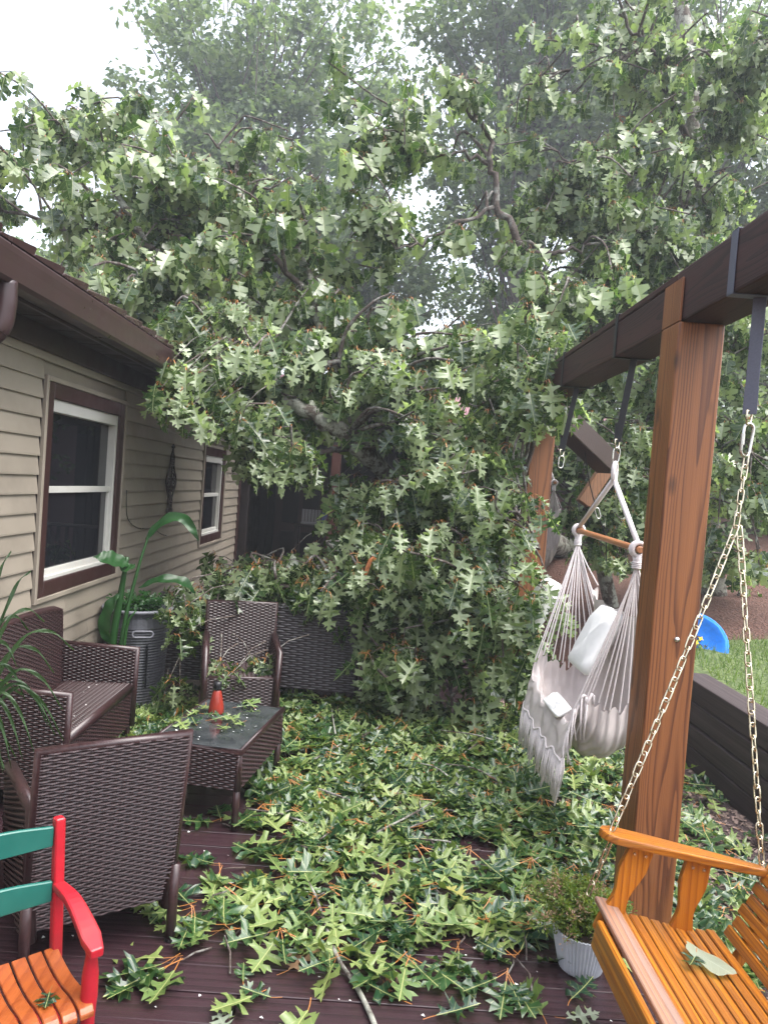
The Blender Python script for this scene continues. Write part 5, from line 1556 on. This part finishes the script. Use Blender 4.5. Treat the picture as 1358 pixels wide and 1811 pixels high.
fills = [(780, 330, 7.3, 80, 90, 0.6, 14, 2), (610, 740, 7.4, 60, 50, 0.4, 10, 4), (560, 330, 7.3, 110, 80, 0.7, 16, 3), (160, 250, 8.0, 150, 50, 0.7, 14, 3),   # px, py, distance, half sizes in px, half depth m, sub-branches, clusters each
    (90, 330, 7.6, 190, 120, 1.0, 44, 4), (60, 250, 8.2, 150, 60, 0.8, 16, 4), (280, 340, 7.3, 170, 120, 1.0, 48, 4), (230, 470, 7.0, 150, 70, 0.8, 30, 4),
    (420, 400, 7.2, 150, 130, 0.9, 34, 4), (420, 560, 6.6, 130, 80, 0.6, 34, 5), (550, 480, 7.0, 130, 110, 0.8, 26, 4),
    (350, 620, 5.9, 60, 50, 0.4, 16, 5), (400, 690, 5.9, 80, 50, 0.5, 24, 5), (310, 670, 5.55, 35, 30, 0.15, 6, 5), (480, 610, 6.1, 60, 45, 0.4, 9, 5), (510, 820, 6.05, 60, 26, 0.3, 9, 5),
    (620, 590, 6.4, 90, 70, 0.5, 16, 5), (720, 600, 6.5, 110, 80, 0.5, 20, 4), (720, 690, 6.0, 90, 60, 0.5, 18, 5), (840, 640, 6.2, 90, 90, 0.6, 24, 5), (760, 740, 5.9, 90, 50, 0.5, 20, 5), (900, 720, 6.2, 60, 60, 0.5, 14, 5),
    (790, 830, 5.9, 120, 70, 0.6, 34, 5), (880, 880, 5.9, 60, 80, 0.6, 20, 5), (700, 910, 5.9, 60, 60, 0.5, 16, 5), (760, 960, 5.7, 120, 70, 0.6, 34, 5), (700, 1060, 5.6, 90, 60, 0.4, 22, 5), (830, 1060, 5.5, 110, 70, 0.5, 32, 5),
    (640, 1120, 5.6, 40, 50, 0.2, 8, 5), (700, 1150, 5.5, 60, 50, 0.3, 14, 5), (870, 1150, 5.4, 80, 40, 0.4, 16, 5), (760, 1210, 5.7, 90, 20, 0.4, 6, 4), (930, 1130, 5.4, 30, 70, 0.25, 8, 4),
    (570, 1030, 6.0, 60, 40, 0.3, 14, 5), (450, 1010, 6.1, 90, 36, 0.3, 18, 5), (560, 965, 6.3, 50, 30, 0.3, 4, 4), (610, 880, 6.6, 25, 30, 0.3, 2, 3), (390, 1020, 6.1, 40, 30, 0.2, 6, 5),
    (660, 270, 6.9, 60, 90, 0.5, 16, 4), (640, 260, 7.0, 40, 60, 0.4, 8, 4), (690, 430, 7.0, 80, 60, 0.6, 7, 3), (815, 140, 7.1, 30, 35, 0.2, 6, 4), (930, 480, 7.1, 60, 60, 0.5, 9, 4),
    (960, 640, 5.7, 40, 40, 0.3, 9, 5), (960, 700, 5.6, 35, 20, 0.2, 5, 4), (950, 1000, 5.2, 25, 60, 0.2, 8, 4), (480, 320, 7.4, 80, 60, 0.5, 8, 3), (1000, 560, 6.9, 60, 60, 0.5, 9, 4),
]
for (px, py, y, rx, ry, ryd, ns, nc) in fills:
    c, r = ell(px, py, y, rx, ry, ryd)
    fc.fill(c, r, max(2, int(ns * (0.50 if py < 560 else 0.62))), nc)
# the pale bunch that hangs in front of the dark porch
ko = keep_out; keep_out = lambda p: False
for (px, py) in ((455, 810), (480, 812), (505, 800), (530, 790), (545, 800), (470, 830), (520, 825), (555, 830), (500, 818)):
    b = at(px, py, 5.9 + random.uniform(-0.1, 0.2)); a_ = at(530, 790, 6.2)
    fc.twigs.tube([a_, a_.lerp(b, 0.5) + Vector((0, 0, 0.03)), b], [0.007, 0.005, 0.003], 4, cap=False)
    fc.cluster(b, 6, 0.22)
keep_out = ko
# sprays hanging in front of the porch post
for (px, py, dd) in ((590, 870, 6.4), (610, 900, 6.3), (575, 920, 6.35), (600, 940, 6.3), (625, 960, 6.2), (560, 960, 6.3), (585, 985, 6.2), (545, 985, 6.2), (620, 860, 6.4), (635, 905, 6.3), (600, 845, 6.5), (515, 975, 6.3)):
    b = at(px, py, dd); a_ = at(px + 50, py - 40, dd + 0.3)
    ko = keep_out; keep_out = lambda p: False
    fc.twigs.tube([a_, a_.lerp(b, 0.5) + Vector((0, 0, 0.03)), b], [0.006, 0.004, 0.003], 4, cap=False)
    fc.cluster(b, 6, 0.20)
    keep_out = ko
# sprays over the end of the gutter
for (px, py, dd) in ((285, 685, 5.3), (300, 712, 5.3), (322, 690, 5.3), (342, 715, 5.35), (368, 738, 5.4), (330, 655, 5.4), (392, 700, 5.5), (302, 640, 5.45), (420, 730, 5.6), (355, 660, 5.5), (318, 612, 5.6)):
    b = at(px, py, dd); a_ = at(px + 70, py - 60, dd + 0.3)
    ko = keep_out; keep_out = lambda p: False
    fc.twigs.tube([a_, a_.lerp(b, 0.5) + Vector((0, 0, 0.03)), b], [0.006, 0.004, 0.003], 4, cap=False)
    fc.cluster(b, 6, 0.22)
    keep_out = ko
# sprays that reach in front of the farther hammock chair
for (px, py, dd) in ((930, 985, 5.0), (950, 1000, 4.98), (965, 1040, 4.95), (945, 1060, 4.95), (985, 1065, 4.93), (930, 1100, 5.0), (950, 1120, 5.0), (1000, 1085, 4.92), (940, 1150, 5.0), (925, 1040, 5.05), (960, 905, 5.2), (940, 880, 5.2)):
    b = at(px, py, dd); a_ = at(px - 60, py - 40, dd + 0.35)
    ko = keep_out; keep_out = lambda p: False
    fc.twigs.tube([a_, a_.lerp(b, 0.5) + Vector((0, 0, 0.03)), b], [0.006, 0.004, 0.003], 4, cap=False)
    fc.cluster(b, 5, 0.20)
    keep_out = ko
# clusters over the barrel planter, on the armchair and by the hammock
for (px, py, d) in ((300, 1050, 5.4), (335, 1068, 5.4), (300, 1085, 5.25), (330, 1095, 5.35), (310, 1125, 5.3), (345, 1120, 5.5), (300, 1200, 5.25), (318, 1210, 5.3), (290, 1235, 5.3),
                    (390, 1170, 5.15), (420, 1180, 5.2), (450, 1172, 5.2), (470, 1165, 5.25), (380, 1185, 5.1), (405, 1195, 5.08)):
    b = at(px, py, d)
    a = b + Vector((random.gauss(0, .15), 0.35, 0.12))
    n0 = len(fc.P)
    fc.twigs.tube([a, a.lerp(b, 0.5) + Vector((0, 0, 0.04)), b], [0.007, 0.005, 0.003], 4, cap=False)
    ko = keep_out; keep_out = lambda p: False
    fc.cluster(b, 6, 0.17)
    keep_out = ko
n_leaf = fc.finish(300, 6.3)

# ------------------------------------------------------------------ the standing oak at the right
ro = thing('oak_tree', 'standing oak with a lichen spotted trunk and drooping leaves behind the pergola', 'tree', (4.2, 8.9, 0.3))
rc_ = Crown(ro, OAK, 0.205, 'oakr')
keep_out_all = keep_out
def keep_out(p):
    return (1.10 < p[0] < 1.6 and p[1] < 6.4) or inside_house(p)
tr = [(4.35, 9.0, 0.2), at(1250, 880, 8.9), at(1240, 600, 8.8), at(1235, 420, 8.7), at(1230, 260, 8.6), at(1215, 100, 8.6), at(1190, -80, 8.6), at(1150, -300, 8.6)]
rc_.limb(tr, 0.15, 0.07, 40, 11, 'trunk')
rc_.limb([(2.95, 8.4, 0.2), at(1030, 850, 8.2), at(1040, 700, 8.1), at(1065, 560, 8.1), at(1075, 470, 8.1), at(1110, 380, 8.2), at(1125, 250, 8.2)], 0.085, 0.03, 30, 9, 'trunk')
rc_.limb([at(1236, 440, 8.7), at(1270, 405, 8.3), at(1210, 400, 8.0), at(1130, 420, 7.7), at(1080, 410, 7.5)], 0.045, 0.010, 22, 7)
rc_.limb([at(1230, 280, 8.6), at(1150, 80, 8.2), at(1180, 100, 7.9), at(1120, 60, 7.7), at(1090, -40, 7.6)], 0.045, 0.012, 22, 7)
rc_.limb([at(1180, 105, 8.2), at(1110, 100, 7.8), at(1050, 120, 7.6), at(960, 130, 7.5)], 0.03, 0.007, 20, 6)
rc_.limb([at(1230, 330, 8.6), at(1150, 380, 8.0), at(1080, 330, 7.6), at(1020, 290, 7.4), at(960, 260, 7.3)], 0.03, 0.007, 22, 6)
rc_.limb([at(1232, 300, 8.6), at(1290, 200, 8.0), at(1330, 120, 7.7), at(1380, 40, 7.6)], 0.035, 0.010, 20, 6)
rc_.limb([at(1240, 560, 8.8), at(1300, 620, 8.2), at(1340, 720, 7.8), at(1330, 800, 7.6)], 0.03, 0.008, 20, 6)
rc_.limb([at(1245, 700, 8.8), at(1180, 760, 8.2), at(1120, 800, 7.8), at(1080, 880, 7.6)], 0.03, 0.008, 20, 6)
rfills = [(1000, 330, 7.6, 130, 110, 0.8, 40, 4), (1130, 300, 7.9, 120, 120, 0.8, 40, 4), (1280, 300, 7.9, 110, 130, 0.8, 38, 4), (1010, 180, 7.7, 120, 90, 0.7, 22, 3), (1150, 110, 7.9, 140, 100, 0.8, 32, 4), (1300, 90, 7.9, 100, 110, 0.8, 30, 4),
          (1060, 450, 7.7, 140, 80, 0.7, 34, 4), (1200, 470, 7.9, 120, 90, 0.7, 30, 4), (1310, 560, 8.0, 80, 90, 0.8, 24, 4), (1080, 600, 7.8, 110, 90, 0.7, 26, 4), (1010, 720, 7.9, 60, 80, 0.6, 14, 4), (1110, 740, 7.9, 80, 100, 0.6, 28, 4), (1310, 760, 8.0, 80, 110, 0.7, 30, 4),
          (1100, 880, 7.9, 80, 80, 0.6, 26, 4), (1310, 900, 8.1, 80, 80, 0.7, 26, 4), (1080, 960, 7.9, 60, 50, 0.5, 14, 4), (1290, 980, 8.3, 90, 35, 0.5, 16, 4), (1190, 650, 8.2, 80, 150, 0.6, 26, 4)]
for (px, py, y, rx, ry, ryd, ns, nc) in rfills:
    c, r = ell(px, py, y, rx, ry, ryd)
    rc_.fill(c, r, int(ns * 0.62), nc)
n_leaf2 = rc_.finish(300, 5.0, under=0.5)

# ------------------------------------------------------------------ trees beyond
def far_tree(label, x, y, h, crown, nb, per, leaf=0.20, trunk_r=0.2, mat='oak_far', lean=0.0, z0=0.0, cs=0.5, T_=1):
    """trunk with forking limbs; leaf clumps sit round the outer branches. crown = (rx, ry, rz, centre height)"""
    t = thing('oak_tree', label, 'tree', (x, y, z0), 0, 'trees beyond the yard')
    rx, ry, rz, cz = crown
    top = Vector((x + lean, y, cz + rz * 0.7))
    tmpl = FARTHER if T_ else FAR
    T_ = spline([(x, y, z0 - 0.3), (x + lean * 0.2 + random.gauss(0, .2), y, z0 + h * 0.3), (x + lean * 0.6 + random.gauss(0, .3), y, z0 + h * 0.6), tuple(top)], 18)
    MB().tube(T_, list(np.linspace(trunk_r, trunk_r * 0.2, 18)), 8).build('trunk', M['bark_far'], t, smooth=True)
    br_ = MB(); P, Y, N = [], [], []
    for i in range(nb):
        while True:
            u = np.array([random.uniform(-1, 1) for _ in range(3)]); q = (u ** 2).sum()
            if 0.12 < (u ** 4).sum() ** 0.5 <= 1: break
        e = Vector((x + lean * 0.7 + u[0] * rx, y + u[1] * ry, cz + u[2] * rz))
        k_ = int(np.clip((e.z - z0) / h * 14 - random.uniform(0.5, 2.5), 6, 16)); s = T_[k_]
        S = spline([s, s.lerp(e, 0.45) + Vector((random.gauss(0, .3), random.gauss(0, .3), random.uniform(0, .7))), e], 8)
        br_.tube(S, list(np.linspace(trunk_r * 0.26, 0.010, 8)), 4, cap=False)
        for j in range(3):
            w = S[random.randint(4, 7)]; c = w + Vector((random.gauss(0, .55), random.gauss(0, .55), random.gauss(0.05, .4)))
            br_.tube([w, w.lerp(c, .5) + Vector((0, 0, .08)), c], [0.010, 0.007, 0.004], 3, cap=False)
            n = int(per * random.uniform(0.5, 1.3)); cr = cs * random.uniform(0.6, 1.25)
            g = rng.normal(0, 1, (n, 3)) * np.array([cr, cr, cr * 0.62]) * 0.6
            P.append(np.array(c) + g)
            Y.append(rng.normal(0, 1, (n, 3)) * np.array([1, 1, .6]) + np.array([0, 0, -0.5])); N.append(rng.normal(0, 0.8, (n, 3)) + np.array([0, 0, 0.7]))
    br_.build('limbs', M['bark_far'], t, smooth=True)
    P, Y, N = np.vstack(P), np.vstack(Y), np.vstack(N)
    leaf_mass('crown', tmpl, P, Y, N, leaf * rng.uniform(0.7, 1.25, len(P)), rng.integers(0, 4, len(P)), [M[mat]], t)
    return t
far_tree('tall pale oak with open forking limbs standing against the sky above the house', -4.4, 24, 18, (4.6, 2.6, 7.0, 12.4), 150, 84, 0.24, 0.20, cs=0.6)
far_tree('smaller hazy oak at the left edge of the grey sky gap', -8.6, 27, 11, (3.0, 2.6, 2.6, 9.4), 50, 100, 0.24, 0.15, cs=0.6)
far_tree('dense dark crowned oak right of the narrow sky gap', 3.6, 22, 17, (3.4, 2.4, 4.4, 14.6), 100, 84, 0.22, 0.2, cs=0.55)
far_tree('tall bluish green oak behind the standing oak', 8.2, 21, 17, (4.4, 2.6, 7.4, 11.0), 140, 84, 0.22, 0.22, cs=0.6)
far_tree('wide oak closing the view behind the pergola', 12.5, 19, 15, (4.3, 2.6, 7.4, 8.5), 110, 90, 0.22, 0.22, cs=0.6)
far_tree('low bushy oak beyond the house roof', -9.0, 20, 8, (4.6, 2.5, 2.8, 5.0), 60, 110, 0.22, 0.16, cs=0.6)
far_tree('oak with thin crown behind the middle of the fallen crown', -1.2, 23, 10, (3.2, 2.4, 2.6, 8.4), 46, 84, 0.22, 0.13, cs=0.55)
far_tree('dark slender oak behind the mauve roof', 3.4, 25, 11, (3.2, 2.5, 3.2, 6.4), 40, 90, 0.22, 0.13, cs=0.6)
far_tree('bushy undergrowth oak behind the raised lawn', 7.6, 14, 7, (3.6, 1.8, 3.0, 3.6), 80, 40, 0.19, 0.10, T_=0)
far_tree('shaded bushy oak low between the pergola posts', 3.6, 12.5, 6, (1.9, 1.4, 2.4, 2.9), 55, 40, 0.18, 0.09, T_=0)

# ================================================================== leaves and sprigs fallen on the deck
def floor_z(x, y):
    if x > 1.2: return GZ + wob(x, y) + 0.01
    return 0.004
def carpet_density(x, y):
    """how thickly the fallen leaves lie; world coordinates on the deck"""
    if x > 2.4 or x < -1.9: return 0
    d = 0.0
    left = -0.50 + 0.04 * math.sin(9 * y) - 0.05 * (y < 3.4)
    if y > 3.0 and x > left: d = 0.42 + 0.58 * min(1, (y - 3.0) / 1.1)
    if 2.74 < y <= 3.0 and -0.62 < x < 0.78: d = 0.40
    if 3.0 < y < 3.35 and -0.62 < x < left + 0.1: d = max(d, 0.18)
    if x < left and y > 4.55: d = max(d, 0.8)
    if x < left and 3.2 < y < 4.55: d = max(d, 0.03)
    if x > 1.2: d = 0.26 if y < 4.6 else 0.5
    if x > 1.2 and y < 2.5: d = 0.12
    if x > 2.0: d *= 0.35
    # bare boards show through in places
    d *= 0.60 + 0.40 * math.sin(6.3 * x + 1.0) * math.sin(5.7 * y + 0.4)
    if y > 5.7 or y < 2.74: d = 0
    return max(0, d)
def heap(x, y):
    """height of the heaped leaves"""
    return 0.10 * max(0, min(1, (y - 3.6) / 1.6)) * (1 if -0.5 < x < 1.3 else 0.3)

def sprig(x, y, n=None, size=0.19, name='oak_sprig', label=None, ang=None, z=None, group='oak sprigs strewn over the deck', fan=1.2):
    fz = floor_z(x, y)
    z = z if z is not None else fz + heap(x, y) * random.uniform(0.4, 1.1) + random.uniform(0.012, 0.05)
    t = thing(name, label or 'leafy oak sprig with orange leaf stalks lying in the storm litter on the deck', 'oak sprig', (x, y, z), 0, group)
    ang = ang if ang is not None else random.uniform(0, 2 * PI)
    n = n or random.randint(4, 7)
    node = Vector((x, y, z))
    tail = node - Vector((math.cos(ang), math.sin(ang), 0)) * random.uniform(0.06, 0.22); tail.z = fz + 0.006
    MB().tube([tail, tail.lerp(node, 0.5) + Vector((random.gauss(0, .01), random.gauss(0, .01), 0.006)), node], [0.004, 0.004, 0.003], 5).build('twig', M['bark_dark'], t, smooth=True)
    for i in range(n):
        a = ang + (i / max(1, n - 1) - 0.5) * 2 * fan + random.gauss(0, 0.25)
        d = Vector((math.cos(a), math.sin(a), 0))
        s = size * random.uniform(0.75, 1.2)
        base = node + d * (0.30 * s) + Vector((0, 0, random.uniform(-0.004, 0.012)))
        dz = -max(0.0, (base.z - fz - heap(x, y) * 0.6)) / s * random.uniform(0.6, 1.1) + random.uniform(-0.06, 0.12)
        y_ = d + Vector((0, 0, dz))
        nr = Vector((random.gauss(0, .35), random.gauss(0, .35), 1.0))
        fl = random.random() < 0.45
        leaf_obj(FLAT_F if fl else FLAT, random.randint(0, 7), 'litter' + ('f' if fl else 'n'), LITTER, base, y_, nr, s, t)
    return t
# placed sprigs: the ones that stand out in front
sprig(-0.58, 2.63, 5, 0.20, label='pale oak sprig with three big leaves lying apart on the bare front boards', ang=-2.3, z=0.02, fan=0.7)
sprig(-0.70, 3.02, 4, 0.15, label='small dark oak sprig beneath the back edge of the near armchair', ang=-2.6, z=0.02, fan=0.7)
sprig(0.62, 2.66, 5, 0.19, label='drooping pale oak sprig lying just left of the white flower pot', ang=-1.9, z=0.03, fan=0.8)
sprig(-0.66, 3.72, 3, 0.15, label='yellow green oak sprig lying by the near leg of the coffee table', ang=2.7, z=0.015, fan=0.6)
sprig(0.25, 2.72, 5, 0.20, label='oak sprig with long orange stalks on the front boards beside the lichen branch', ang=-1.2, z=0.03, fan=0.9)
cnt = 0; tries = 0; sp_pts = []
while cnt < 215 and tries < 20000:
    tries += 1
    x = random.uniform(-1.9, 2.3); y = random.uniform(2.6, 5.6)
    if random.random() > carpet_density(x, y) * (1.0 if y < 4.2 else 0.75): continue
    if (x - 0.925) ** 2 + (y - 2.78) ** 2 < 0.03: continue
    if any((x - a) ** 2 + (y - b) ** 2 < 0.017 for a, b in sp_pts): continue
    if -1.15 < x < -0.5 and 3.6 < y < 4.5: continue
    if -1.4 < x < -0.55 and 4.95 < y: continue
    if x < -1.45 and y < 4.9: continue
    if 1.2 < x < 1.47 and 3.1 < y < 3.4: continue
    sp_pts.append((x, y)); cnt += 1
    where = ('on the bark chip path' if x > 1.2 else 'between the loveseat and far armchair' if x < -0.5 and y > 4.4 else
             'under the fringed hammock chairs' if x > 0.7 and y > 3.4 else 'on the deck beside the white flower pot' if x > 0.6 else
             'beside the near armchair' if x < -0.4 else 'on the front edge of the leaf carpet' if y < 3.3 else
             'right of the coffee table' if y < 4.4 else 'at the foot of the fallen crown')
    sprig(x, y, label='leafy oak sprig with orange stalks ' + where, group='oak sprigs ' + where)
# loose single leaves
def loose(x, y, label, templates=FLAT, mats=LITTER, key='litter', size=0.17, ang=None, z=None, tilt=0.12, group='loose oak leaves on the deck', name='oak_leaf', flip=None):
    a = ang if ang is not None else random.uniform(0, 2 * PI)
    fl = (random.random() < 0.5) if flip is None else flip
    T = (FLAT_F if fl else FLAT)
    o = leaf_obj(T, random.randint(0, 7), key + ('f' if fl else 'n'), mats, (x, y, (floor_z(x, y) + 0.012) if z is None else z), (math.cos(a), math.sin(a), random.uniform(-0.02, 0.08)), (random.gauss(0, tilt), random.gauss(0, tilt), 1), size, None, name)
    return tag(o, label, 'leaf', group)
p = on(475, 1545, 0.02); loose(p.x, p.y, 'single yellow oak leaf among the green ones on the deck', mats=[M['oak_yellowing'], M['orange_petiole']], key='yel', size=0.16, group=None)
p = on(830, 1600, 0.06); loose(p.x, p.y, 'round green leaf marked with yellow on the front of the leaf carpet', mats=[M['oak_yellowing'], M['orange_petiole']], key='yel', size=0.12, z=0.08, group=None)
p = on(510, 1715, 0.02); loose(p.x, p.y, 'curled brown dead leaf among the sprigs at the front', mats=[M['leaf_brown'], M['orange_petiole']], key='brn', size=0.17, tilt=0.4, group=None)
p = on(712, 1737, 0.01); loose(p.x, p.y, 'small flat tan leaf alone on the front boards', mats=[M['leaf_brown'], M['orange_petiole']], key='brn', size=0.10, group=None)
p = on(385, 1795, 0.01); loose(p.x, p.y, 'small pale green leaf at the bottom edge of the deck', mats=[M['leaf_grey'], M['orange_petiole']], key='gry', size=0.10, group=None)
p = on(447, 1765, 0.01); loose(p.x, p.y, 'lone light green oak leaf on the wet front boards', size=0.17, ang=-2.4, flip=True, group=None)
p = on(545, 1790, 0.01); loose(p.x, p.y, 'green oak leaf at the bottom edge beside the lichen branch', size=0.18, ang=-1.9, flip=True, group=None)
p = on(480, 1768, 0.01); loose(p.x, p.y, 'small dark oak leaf near the front edge', size=0.12, ang=2.9, flip=False, group=None)
p = on(770, 1800, 0.01); loose(p.x, p.y, 'dark oak leaf cut by the bottom edge of the view', size=0.17, ang=0.3, flip=False, group=None)
p = on(960, 1800, 0.01); loose(p.x, p.y, 'pale oak leaf standing up at the bottom edge near the swing', size=0.16, ang=1.9, flip=True, group=None, tilt=0.5)
p = on(1000, 1805, 0.01); loose(p.x, p.y, 'grey green leaf at the bottom edge under the swing', size=0.13, ang=0.2, mats=[M['leaf_grey'], M['orange_petiole']], key='gry', group=None)
p = K(0.20, 0.075, 0.352); loose(p.x, p.y, 'bright green oak leaf lying on the orange seat of the red rocking chair', size=0.085, ang=-1.3, z=p.z, flip=False, group=None)
for i in range(48):
    while True:
        x = random.uniform(-0.9, 1.1); y = random.uniform(2.5, 3.9)
        if random.random() < carpet_density(x, y) + 0.04 and (x - 0.925) ** 2 + (y - 2.78) ** 2 > 0.03: break
    loose(x, y, 'single green oak leaf lying flat on the wet boards', size=random.uniform(0.09, 0.16))
# the deep layer underneath and behind
P, Y, N = [], [], []
while len(P) < 1900:
    x = random.uniform(-1.9, 2.3); y = random.uniform(2.7, 5.9)
    if random.random() > carpet_density(x, min(y, 5.6)) * (0.10 + 0.90 * min(1, max(0, (y - 3.25) / 1.0))): continue
    if -1.0 < x < -0.55 and 3.6 < y < 4.4: continue
    if 1.2 < x < 1.47 and 3.1 < y < 3.4: continue
    a = random.uniform(0, 2 * PI)
    P.append((x, y, floor_z(x, y) + 0.008 + heap(x, y) * random.random() + 0.02 * random.random()))
    Y.append((math.cos(a), math.sin(a), random.gauss(0.0, 0.22))); N.append((random.gauss(0, .4), random.gauss(0, .4), 1))
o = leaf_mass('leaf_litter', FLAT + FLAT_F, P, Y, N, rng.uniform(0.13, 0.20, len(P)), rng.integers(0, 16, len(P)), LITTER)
tag(o, 'thick carpet of torn green oak leaves covering the deck under the fallen crown', 'leaf litter')
# leaves on the coffee table
for (x_, y_) in ((-0.05, -0.05), (0.02, 0.06), (-0.12, 0.02), (-0.20, -0.02), (0.08, 0.14), (-0.1, -0.14), (0.06, -0.10), (-0.18, 0.2), (0.12, 0.0), (-0.22, -0.12), (0.0, 0.22), (0.10, 0.25)):
    q = qa(x_, y_, 0.432); loose(q.x, q.y, 'green oak leaf stuck to the wet glass of the coffee table', size=random.uniform(0.09, 0.15), z=q.z + random.uniform(0, .012), group='oak leaves on the coffee table')
sprig(qa(-0.2, -0.1, 0).x, qa(-0.2, -0.1, 0).y, 5, 0.14, label='oak sprig with bright orange stalks lying on the coffee table beside the red bottle', z=0.45, group=None)
sprig(-1.62, 4.05, 4, 0.12, label='dark green oak sprig caught on the front of the loveseat seat', z=0.43, group=None) if False else None
q = at(645 - 30, 1290, 5.0)
# the broken branch with lichen at the front
fb = thing('fallen_branch', 'thin broken branch spotted with lichen lying across the front boards', 'branch', (0.05, 2.6, 0.02))
pts = [on(668, 1830, 0.014), on(655, 1795, 0.014), on(630, 1745, 0.018), on(600, 1700, 0.03), on(580, 1650, 0.045), on(560, 1590, 0.05), on(545, 1560, 0.05)]
MB().tube(spline(pts, 30), list(np.linspace(0.0105, 0.005, 30)), 8).build('stem', M['bark'], fb, smooth=True)
for i, (px, py) in enumerate(((600, 1690), (585, 1660), (565, 1610), (560, 1590))):
    nd_ = on(px, py, 0.05)
    for j in range(5):
        a = random.uniform(0, 2 * PI); s = random.uniform(0.13, 0.19); d = Vector((math.cos(a), math.sin(a), 0))
        fl = random.random() < 0.55
        leaf_obj(FLAT_F if fl else FLAT, random.randint(0, 7), 'litter' + ('f' if fl else 'n'), LITTER, nd_ + d * 0.3 * s, d + Vector((0, 0, random.uniform(-0.15, 0.2))), (random.gauss(0, .3), random.gauss(0, .3), 1), s, fb)
# a few bare twigs in the litter
for i in range(14):
    x = random.uniform(-0.3, 1.0); y = random.uniform(3.2, 5.0); a = random.uniform(0, PI); L_ = random.uniform(0.2, 0.6)
    p0 = Vector((x, y, heap(x, y) + 0.03)); p1 = p0 + Vector((math.cos(a) * L_, math.sin(a) * L_, random.uniform(-0.02, 0.05)))
    tag(MB().tube(spline([p0, p0.lerp(p1, .5) + Vector((random.gauss(0, .03), random.gauss(0, .03), 0.02)), p1], 10), list(np.linspace(0.007, 0.003, 10)), 6).build('bare_twig', M['bark'] if i % 2 else M['bark_dark'], smooth=True), 'bare grey twig poking out of the leaf carpet', 'twig', 'bare twigs in the leaf carpet')
# grey-green round leaf on the swing seat
def round_leaf(T_, label, size):
    V, Fc, UV = [(0, 0, 0)], [], [(0.5, 0.5)]
    n_ = 22
    for r_i, rr in enumerate((0.5, 1.0)):
        for i in range(n_):
            a = 2 * PI * i / n_
            w = 1 + (0.10 * math.sin(5 * a) + 0.06 * math.sin(11 * a)) * (rr == 1.0)
            x, y = rr * w * math.cos(a) * 1.0, rr * w * math.sin(a) * 0.62
            V.append((x, y, 0.10 * rr * math.sin(2 * a + 0.6) + 0.05 * rr)); UV.append((0.5 + y * 0.5, 0.5 + x * 0.5))
    for i in range(n_):
        j = (i + 1) % n_
        Fc += [(0, 1 + i, 1 + j), (1 + i, 1 + n_ + i, 1 + n_ + j), (1 + i, 1 + n_ + j, 1 + j)]
    me = tri_mesh('leaf', np.array(V) * size, Fc, [M['leaf_grey']], uv=UV, rnd=np.full(len(V), 0.4), smooth=True)
    o = link('leaf', me); o.matrix_basis = T_
    return tag(o, label, 'leaf')
round_leaf(BT @ Matrix.Translation((0.285, -0.20, 0.026)) @ Matrix.Rotation(math.radians(-55), 4, 'Z'), 'pale grey green leaf lying underside up on the swing seat', 0.078)
q = BT @ Vector((0.25, -0.19, 0.030)); loose(q.x, q.y, 'dark green leaf tucked under the pale leaf on the swing seat', size=0.09, z=q.z, flip=False, ang=-2.2, group=None)
# torn white petals and bits
V, Fc = [], []
for i in range(150):
    if i < 100: x, y, z = random.uniform(-1.2, 1.1), random.uniform(2.35, 4.0), 0.006
    elif i < 130: c = qa(random.uniform(-.22, .22), random.uniform(-.33, .33), 0.424); x, y, z = c
    else: x, y, z = random.uniform(-1.85, -1.52), random.uniform(3.9, 4.7), 0.425
    s = random.uniform(0.003, 0.009); a = random.uniform(0, PI); b = len(V)
    V += [(x + s * math.cos(a + k_ * 2.1), y + s * math.sin(a + k_ * 2.1), z + 0.003 * (k_ % 2)) for k_ in range(3)]
    Fc.append((b, b + 1, b + 2))
tag(link('petal_litter', tri_mesh('petal_litter', V, Fc, [M['petal']])), 'tiny white torn petals scattered over the wet boards and the table', 'petals', kind='stuff')

# ================================================================== damp air
hz = MB().span((-45, -6, -2.6), (45, 60, 24))
hzo = hz.build('haze', M['dark'], kind='stuff')
mh = bpy.data.materials.new('damp_air'); mh.use_nodes = True
nt = mh.node_tree; nt.nodes.clear()
oo = nt.nodes.new('ShaderNodeOutputMaterial'); pv = nt.nodes.new('ShaderNodeVolumePrincipled')
pv.inputs['Color'].default_value = (0.86, 0.92, 1.0, 1)
pv.inputs['Density'].default_value = 0.0038
pv.inputs['Anisotropy'].default_value = 0.3
nt.links.new(pv.outputs[0], oo.inputs['Volume'])
hzo.data.materials.clear(); hzo.data.materials.append(mh)
